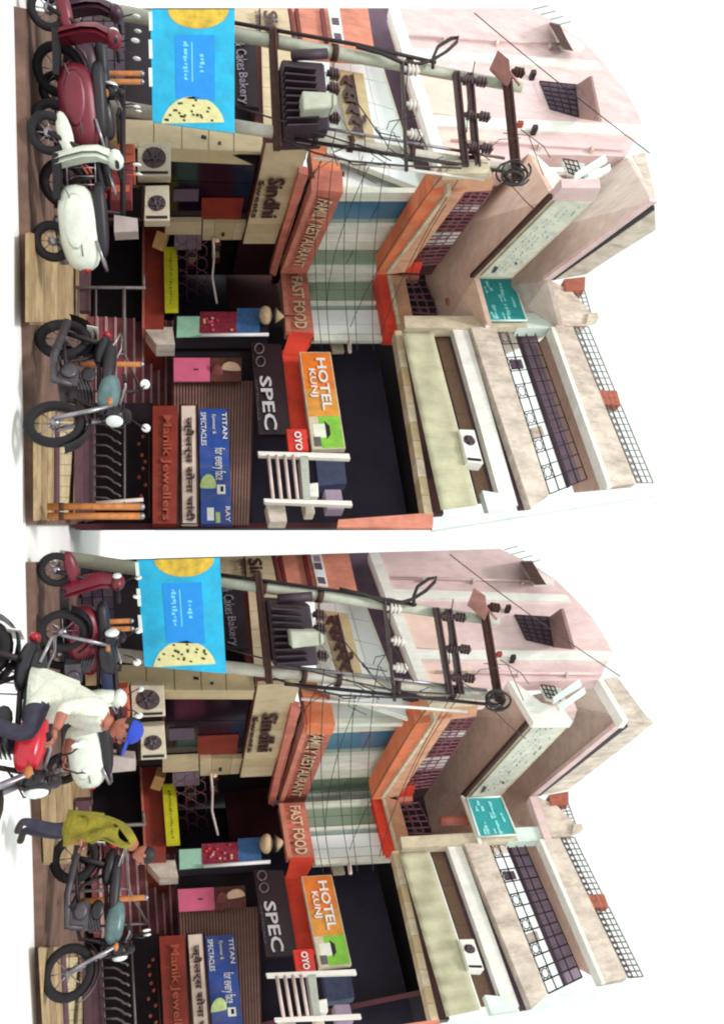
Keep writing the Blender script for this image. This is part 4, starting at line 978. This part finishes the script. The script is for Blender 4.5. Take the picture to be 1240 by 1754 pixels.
    for i, (q, mt_, lb) in enumerate((([(828, 528), (850, 530), (850, 546), (826, 545)], whitep, 'white box on the balcony rack'), ([(856, 520), (878, 524), (878, 540), (856, 536)], weath, 'grey crate behind the balcony rack'), ([(838, 556), (872, 560), (872, 590), (838, 584)], purpwall, 'mauve plastic chair back stored near the end wall'), ([(862, 456), (893, 462), (893, 492), (862, 488)], weath, 'pale wall box at the right edge below the rack'))):
        tag(V.slab('stored_box', 'F3R', q, mt_, None, .5, .3, None, .015), f'{lb} {w}', 'box', 'things stored beside the balcony rack')
    return B

UP = View(None, 'in upper view', 1100, -1235)
LOW = View(H2, 'in lower view', 1940, -150)
street(UP)
street(LOW)

# ------------------------------------------------------------------ motorcycles and scooters (built heading +X, wheels on z=0)
def wheel(parent, x, r, wd):
    t = MB().torus((x, 0, r), (0, 1, 0), r - wd / 2, wd / 2, 26, 8).build('wheel', rubber, parent)
    MB().torus((x, 0, r), (0, 1, 0), r * .72, .018, 22, 6).build('rim', chrome, t)
    sp = MB()
    for k in range(8):
        a = math.pi * k / 4; sp.tube([(x, 0, r), (x + r * .7 * math.cos(a), 0, r + r * .7 * math.sin(a))], .008, 4)
    sp.tube([(x, -.06, r), (x, .06, r)], .05, 10); sp.build('spokes', chrome, t)
def mirrors(e, x, z, hw):
    for s in (-1, 1):
        st_ = MB().tube([(x, s * hw * .55, z - .16), (x + .02, s * hw * .8, z - .06), (x, s * hw, z)], .008, 5).build('mirror', iron, e)
        MB().ell((x - .01, s * hw, z), (.016, .075, .05), 12, 7).build('mirror_glass', mirr, st_)
def motorcycle(body, seat=seatm, trim=None):
    trim = blackp
    e = empty('motorcycle', '', 'motorcycle', (0, 0, 0))
    wheel(e, .64, .31, .11); wheel(e, -.64, .31, .12)
    f = MB()
    f.tube([(.42, 0, .86), (.1, 0, .72), (-.45, 0, .70), (-.62, 0, .72)], .026, 6)
    f.tube([(.42, 0, .84), (.30, 0, .42), (-.1, 0, .30), (-.3, 0, .42), (-.4, 0, .7)], .024, 6)
    for s in (-1, 1): f.tube([(-.1, s * .09, .38), (-.64, s * .1, .31)], .022, 6); f.tube([(-.64, s * .11, .31), (-.5, s * .12, .68)], .03, 6)
    f.build('frame', iron, e)
    fk = MB()
    for s in (-1, 1): fk.tube([(.64, s * .09, .31), (.44, s * .09, .88)], .028, 7)
    fk.build('fork', chrome, e)
    en = MB(); en.box((.06, 0, .42), (.3, .28, .2)); en.box((.14, 0, .56), (.16, .2, .14), 0, 0, -.3)
    for k in range(5): en.box((.14 + k * .006, 0, .50 + .035 * k), (.22, .26, .012), 0, 0, -.3)
    en.ell((.0, .15, .42), (.11, .04, .09)); en.ell((.0, -.15, .42), (.11, .04, .09)); en.build('engine', enginem, e)
    MB().ell((.18, 0, .83), (.25, .14, .115), 16, 10, Matrix.Rotation(.12, 3, 'Y'), power=.8).build('tank', body, e)
    s_ = MB().ell((-.26, 0, .82), (.36, .14, .07), 16, 8, Matrix.Rotation(.06, 3, 'Y'), power=.7).build('seat', seat, e)
    MB().ell((-.48, 0, .74), (.24, .12, .09), 14, 8, Matrix.Rotation(.15, 3, 'Y')).build('tail_panel', trim, e)
    MB().ell((-.73, 0, .78), (.05, .08, .05), 10, 6).build('tail_light', redl, e)
    gb = MB(); gb.tube([(-.45, .13, .86), (-.66, .12, .93), (-.74, 0, .94), (-.66, -.12, .93), (-.45, -.13, .86)], .014, 6); gb.build('grab_rail', chrome, e)
    for cx, a0, a1 in ((.64, 20, 150), (-.64, 40, 170)):
        mg = MB()
        pts = [(cx + .36 * math.cos(R(a0 + (a1 - a0) * k / 10)), 0, .31 + .36 * math.sin(R(a0 + (a1 - a0) * k / 10))) for k in range(11)]
        vs = [Vector((p[0], y, p[2] - abs(y) * .25 + dz)) for dz in (0, .012) for p in pts for y in (-.075, -.03, .03, .075)]
        fs = [[b_ + i * 4 + k, b_ + i * 4 + k + 1, b_ + i * 4 + k + 5, b_ + i * 4 + k + 4] for b_ in (0, 44) for i in range(10) for k in range(3)]
        mg._add(vs, fs, True); mg.build('mudguard', trim or body, e)
    hl_ = MB().ell((.5, 0, .90), (.1, .12, .12), 14, 8).build('headlight', trim, e)
    MB().ell((.575, 0, .90), (.04, .09, .09), 14, 8).build('lens', clear, hl_)
    MB().ell((.50, 0, 1.02), (.05, .12, .06), 12, 7).build('instrument_cowl', iron, e)
    hb_ = MB().tube([(.24, -.36, 1.0), (.34, -.3, 1.02), (.42, -.12, .96), (.42, .12, .96), (.34, .3, 1.02), (.24, .36, 1.0)], .013, 6).build('handlebar', chrome, e)
    for s in (-1, 1): MB().tube([(.31, s * .315, 1.015), (.23, s * .37, 1.0)], .02, 8).build('grip', rubber, hb_)
    for s in (-1, 1): MB().ell((.46, s * .19, .86), (.05, .03, .03), 8, 5).build('indicator', woodo, e)
    MB().tube([(.2, -.13, .46), (.16, -.16, .28), (-.2, -.17, .26), (-.75, -.17, .36)], .035, 8, .05).build('exhaust', enginem, e)
    sg = MB()
    for k in range(4): sg.tube([(-.3 - .1 * k, .2, .7), (-.34 - .1 * k, .2, .36)], .008, 4)
    sg.tube([(-.26, .2, .7), (-.66, .2, .7)], .01, 5); sg.tube([(-.3, .2, .36), (-.68, .2, .36)], .01, 5); sg.build('saree_guard', chrome, e)
    MB().box((-.78, 0, .62), (.012, .2, .12), 0, 0, .2).build('number_plate', ceram, e)
    MB().tube([(.4, .1, 1.0), (.56, .12, .98), (.58, .08, .8), (.4, .05, .7)], .008, 5).build('brake_cable', cable, e)
    MB().tube([(.4, -.1, 1.0), (.54, -.12, 1.0), (.56, -.08, .8), (.36, -.05, .66)], .008, 5).build('brake_cable', cable, e)
    for s in (-1, 1): MB().tube([(-.05, s * .16, .34), (-.05, s * .3, .33)], .018, 6).build('footpeg', rubber, e)
    MB().ell((.02, -.13, .62), (.12, .03, .08), 10, 6).build('side_cover', trim, e)
    mirrors(e, .36, 1.22, .36)
    return e
def scooter(body, seat=seatm):
    e = empty('scooter', '', 'scooter', (0, 0, 0))
    wheel(e, .6, .24, .1); wheel(e, -.6, .24, .11)
    sh = MB().ell((-.42, 0, .56), (.5, .2, .24), 18, 10, Matrix.Rotation(.08, 3, 'Y'), power=.75).build('body_shell', body, e)
    for s in (-1, 1):
        MB().ell((-.36, s * .19, .52), (.32, .035, .13), 14, 7).build('side_panel', body, sh)
        MB().tube([(-.75, s * .18, .6), (-.3, s * .215, .56), (0, s * .19, .42)], .008, 5).build('trim_line', chrome, sh)
    MB().box((.12, 0, .32), (.5, .34, .07)).build('floorboard', rubber, e)
    ap = MB(); vs = []; fs = []
    prof = [(.30, .30, .17), (.36, .45, .20), (.42, .62, .21), (.45, .78, .17), (.42, .92, .11)]
    for (x, z, hw) in prof:
        for k in range(7):
            t = k / 6 * 2 - 1; vs.append(Vector((x + .10 * (1 - t * t), hw * t, z)))
    for i in range(4):
        for k in range(6): fs.append([i * 7 + k, i * 7 + k + 1, (i + 1) * 7 + k + 1, (i + 1) * 7 + k])
    ap._add(vs, fs, True); ap._add([v - Vector((.06, 0, 0)) for v in vs], [f[::-1] for f in fs], True)
    ap.build('front_apron', body, e)
    MB().ell((.6, 0, .42), (.26, .09, .09), 14, 8, Matrix.Rotation(.2, 3, 'Y')).build('front_mudguard', body, e)
    MB().tube([(.6, .06, .24), (.44, .03, .7)], .03, 7).build('fork', iron, e)
    MB().ell((-.30, 0, .80), (.44, .16, .085), 18, 9, Matrix.Rotation(.05, 3, 'Y'), power=.7).build('seat', seat, e)
    gb = MB(); gb.tube([(-.55, .16, .76), (-.82, .13, .84), (-.88, 0, .86), (-.82, -.13, .84), (-.55, -.16, .76)], .02, 6); gb.build('grab_rail', chrome, e)
    MB().ell((.40, 0, .98), (.11, .16, .1), 14, 8).build('handlebar_cowl', body, e)
    hl_ = MB().ell((.49, 0, .98), (.035, .09, .06), 12, 7).build('headlight', clear, e)
    hb_ = MB().tube([(.28, -.36, 1.02), (.36, -.2, 1.0), (.36, .2, 1.0), (.28, .36, 1.02)], .016, 6).build('handlebar', iron, e)
    for s in (-1, 1): MB().tube([(.34, s * .25, 1.01), (.27, s * .38, 1.02)], .024, 8).build('grip', rubber, hb_)
    MB().ell((-.9, 0, .62), (.04, .1, .06), 10, 6).build('tail_light', redl, e)
    MB().tube([(-.3, -.2, .28), (-.85, -.24, .34)], .055, 10).build('exhaust', chrome, e)
    mirrors(e, .34, 1.24, .34)
    return e
protos = {}
def place(kind, body, seat, V, u, h, rz, label, scl=1.0, pxabs=False, group='two wheelers parked along the road'):
    key = (kind, body.name, seat.name)
    if key not in protos: protos[key] = {'motorcycle': motorcycle, 'scooter': scooter}[kind](body, seat); o = protos[key]
    else: o = copy_tree(protos[key])
    if not pxabs and V.h is not None: h = max(h, 90 - .0271 * u)
    p = V.G(u, h) if not pxabs else pxabs
    o.location = p; o.rotation_euler = (0, 0, rz); o.scale = (scl,) * 3
    o['label'] = label; o['group'] = group
    return o
for V in (UP, LOW):
    w = V.w; up = V is UP
    place('scooter', maroonp, seatm, V, 106, 50, R(196), f'maroon scooter with black seat parked nose left {w}', 1.08)
    place('scooter', whitesc, seatm, V, 318, 50, R(196), f'white scooter with black seat parked nose left {w}' if up else f'white scooter with black seat standing behind the blue capped rider {w}', 1.1)
    place('motorcycle', blackp, seatm if up else seatb, V, 214, 62, R(205), f'black motorcycle parked between maroon and white scooters {w}', 1.1)
    if up: place('scooter', darksc, seatm, V, 60, 62, R(200), f'dark plum scooter at the left end of the row {w}', 1.08)
    place('motorcycle', tealp, seatm, V, 648, 50, R(-34), f'motorcycle with pale teal tank and round white mirrors before the stairs {w}', 1.2)

# ------------------------------------------------------------------ people
def figure(name, label, joints, bones, mats, group=None, over=None):
    """one continuous skinned body; every bone names the material of the clothing or skin over it"""
    e = empty(name, label, 'person', (0, 0, 0), group)
    ks = list(joints); me = bpy.data.meshes.new('body')
    me.from_pydata([joints[k][0] for k in ks], [(ks.index(a), ks.index(b)) for a, b, _ in bones], [])
    o = bpy.data.objects.new('body', me); COL.objects.link(o)
    sk = o.modifiers.new('skin', 'SKIN'); sk.use_smooth_shade = True
    for i, k in enumerate(ks):
        r = joints[k][1]; me.skin_vertices[0].data[i].radius = (r, r) if not isinstance(r, tuple) else r
        me.skin_vertices[0].data[i].use_root = (i == 0)
    ss = o.modifiers.new('sub', 'SUBSURF'); ss.levels = 3; ss.render_levels = 3
    dg = bpy.context.evaluated_depsgraph_get()
    m2 = bpy.data.meshes.new_from_object(o.evaluated_get(dg)); m2.name = 'body'
    bpy.data.objects.remove(o); bpy.data.meshes.remove(me)
    m2.materials.clear()
    ml = []
    for x in mats: m2.materials.append(x)
    segs = [(Vector(joints[a][0]), Vector(joints[b][0]), mi) for a, b, mi in bones]
    for p in m2.polygons:
        c = p.center; best = 1e9; p.use_smooth = True
        for a, b, mi in segs:
            d = b - a; t = max(0, min(1, (c - a).dot(d) / max(1e-9, d.length_squared))); q = (c - (a + d * t)).length
            if q < best: best = q; p.material_index = mi
        if over and p.material_index == 1 and over(c): p.material_index = 0
    link('body', m2, Vector((0, 0, 0)), e)
    return e
def head(e, c, rz, tilt=0.0, cap=None, hair=hairm):
    rot = Matrix.Rotation(rz, 3, 'Z') @ Matrix.Rotation(tilt, 3, 'Y'); c = Vector(c)
    T = lambda p: c + rot @ Vector(p)
    hd = MB().ell(c, (.095, .078, .12), 18, 12, rot); hd.ell(T((.03, 0, -.07)), (.055, .05, .05), 12, 8, rot); hd.build('head', skinm, e)
    nz = MB(); nz.ell(T((.10, 0, -.01)), (.022, .014, .026), 8, 6, rot); nz.build('nose', skinm, e)
    for s in (-1, 1):
        MB().ell(T((.082, s * .034, .015)), (.012, .016, .009), 8, 5, rot).build('eye', hairm, e)
        MB().ell(T((-.005, s * .08, -.005)), (.022, .010, .03), 8, 5, rot).build('ear', skinm, e)
    MB().ell(T((.088, 0, -.058)), (.008, .024, .006), 8, 5, rot).build('mouth', redt, e)
    hr = MB(); hr.ell(T((-.015, 0, .03)), (.10, .084, .105), 16, 10, rot, .34, 1.0); hr.build('hair', hair, e)
    if cap:
        MB().ell(T((0, 0, .035)), (.108, .092, .11), 16, 10, rot, .5, 1.0).build('cap', cap, e)
        MB().ell(T((.13, 0, .045)), (.085, .075, .012), 14, 6, rot).build('cap_peak', cap, e)
def hand(e, p, d, side):
    p = Vector(p); d = Vector(d).normalized(); s = Vector((0, side, 0)); n = d.cross(s).normalized(); s = n.cross(d).normalized()
    mb = MB(); mb.ell(p + d * .04, (.045, .036, .02), 10, 7)
    for k, L in enumerate((.065, .075, .07, .055)):
        q = p + d * .075 + s * (.03 - .02 * k); mb.tube([q, q + d * L * .5 - n * .008, q + d * L * .8 - n * .035, q + d * L * .7 - n * .06], .009, 6, .007)
    q = p + d * .03 + s * .035; mb.tube([q, q + d * .03 + s * .025 - n * .01, q + d * .055 + s * .02 - n * .03], .011, 6, .008)
    mb.build('hand', skinm, e)

# rider in white shirt and blue cap on a red motorcycle, lower view
rp = Vector((0, 0, 0)) + (LOW.ray(0, 0) * 0)
def page(U, Y):                                                # a point of the street at picture column U, Y metres away
    k = math.hypot(FPX, CH - HOR); return Vector(((U - CU) / k * Y, Y, 0))
rb = place('motorcycle', redsc, seatm, LOW, 0, 0, R(-34), 'red motorcycle ridden by the man in white shirt and blue cap', .96, page(1218, 6.0) + Vector((0, 0, -.12)), 'two wheelers on the road')
rj = {'pelvis': ((-.24, 0, .92), .16), 'waist': ((-.17, 0, 1.06), .17), 'chest': ((-.03, 0, 1.25), (.19, .17)), 'neck0': ((.06, 0, 1.38), .078), 'neck': ((.09, 0, 1.45), .056),
      'hL': ((-.2, .13, .90), .11), 'kL': ((.20, .24, .84), .075), 'aL': ((.02, .24, .40), .05), 'tL': ((.17, .24, .34), .04),
      'hR': ((-.2, -.13, .90), .11), 'kR': ((.20, -.24, .84), .075), 'aR': ((.02, -.24, .40), .05), 'tR': ((.17, -.24, .34), .04),
      'sL': ((-.01, .2, 1.32), .095), 'eL': ((.02, .32, 1.10), .06), 'wL': ((.21, .345, 1.05), .034),
      'sR': ((-.01, -.2, 1.32), .095), 'eR': ((.02, -.32, 1.10), .06), 'mR': ((.08, -.328, 1.085), .05), 'wR': ((.21, -.345, 1.05), .034), 'mL': ((.08, .328, 1.085), .05)}
rbn = [('pelvis', 'waist', 0), ('waist', 'chest', 0), ('chest', 'neck0', 0), ('neck0', 'neck', 2), ('pelvis', 'hL', 0), ('hL', 'kL', 1), ('kL', 'aL', 1), ('aL', 'tL', 3), ('pelvis', 'hR', 0), ('hR', 'kR', 1), ('kR', 'aR', 1), ('aR', 'tR', 3),
       ('chest', 'sL', 0), ('sL', 'eL', 0), ('eL', 'mL', 0), ('mL', 'wL', 2), ('chest', 'sR', 0), ('sR', 'eR', 0), ('eR', 'mR', 0), ('mR', 'wR', 2)]
rider = figure('person', 'person in white shirt and blue cap riding the red motorcycle', rj, rbn, [shirtw, jeans, skinm, shoe], None, lambda c: c.x < -.06 and c.z > .74)
head(rider, (.14, 0, 1.55), 0.0, .35, capb)
hm = MB().tube([(-.20, 0, .80), (-.20, 0, .88), (-.17, 0, .98), (-.13, 0, 1.12)], .25, 20, .18); hm.build('shirt_hem', shirtw, rider)
hand(rider, (.2, .345, 1.05), (1, 0, -.15), -1); hand(rider, (.2, -.345, 1.05), (1, 0, -.15), 1)
rider.location = page(1218, 6.0) + Vector((0, 0, -.12)); rider.rotation_euler = (0, 0, R(-34)); rider.scale = (.96,) * 3
# person in an olive yellow kurta, stooping, lower view
kj = {'pelvis': ((0, 0, .84), (.15, .13)), 'waist': ((.03, 0, 1.0), (.15, .13)), 'chest': ((.17, 0, 1.18), (.18, .15)), 'neck0': ((.27, 0, 1.30), .078), 'neck': ((.32, 0, 1.35), .056), 'hem': ((-.02, 0, .60), (.2, .17)),
      'hL': ((0, .1, .80), .11), 'kL': ((.06, .11, .46), .075), 'aL': ((-.02, .11, .09), .05), 'tL': ((.13, .12, .05), .042),
      'hR': ((0, -.1, .80), .11), 'kR': ((.0, -.11, .46), .075), 'aR': ((-.14, -.11, .10), .05), 'tR': ((.0, -.12, .05), .042),
      'sL': ((.18, .2, 1.23), .085), 'eL': ((.10, .25, 1.02), .06), 'wL': ((.22, .24, .80), .034),
      'sR': ((.18, -.2, 1.23), .085), 'eR': ((.06, -.25, 1.02), .06), 'wR': ((.14, -.26, .79), .034)}
kbn = [('pelvis', 'waist', 0), ('waist', 'chest', 0), ('chest', 'neck0', 0), ('neck0', 'neck', 2), ('pelvis', 'hem', 0), ('pelvis', 'hL', 0), ('hL', 'kL', 1), ('kL', 'aL', 1), ('aL', 'tL', 3), ('pelvis', 'hR', 0), ('hR', 'kR', 1), ('kR', 'aR', 1), ('aR', 'tR', 3),
       ('chest', 'sL', 0), ('sL', 'eL', 0), ('eL', 'wL', 0), ('chest', 'sR', 0), ('sR', 'eR', 0), ('eR', 'wR', 0)]
ku = figure('person', 'person in olive yellow kurta walking stooped past the tan pavement', kj, kbn, [oliv, jeans, skinm, shoe], None, lambda c: c.z > .54)
head(ku, (.40, 0, 1.43), 0, .6)
hm = MB().tube([(.0, 0, .56), (.01, 0, .68), (.01, 0, .80), (.03, 0, .96)], .20, 20, .145); hm.build('kurta_skirt', oliv, ku)
hand(ku, (.22, .24, .80), (.3, 0, -1), -1); hand(ku, (.14, -.26, .79), (.2, 0, -1), 1)
kp = page(1400, 9.0); ku.location = kp; ku.rotation_euler = (0, 0, R(-18)); ku.scale = (1.02,) * 3
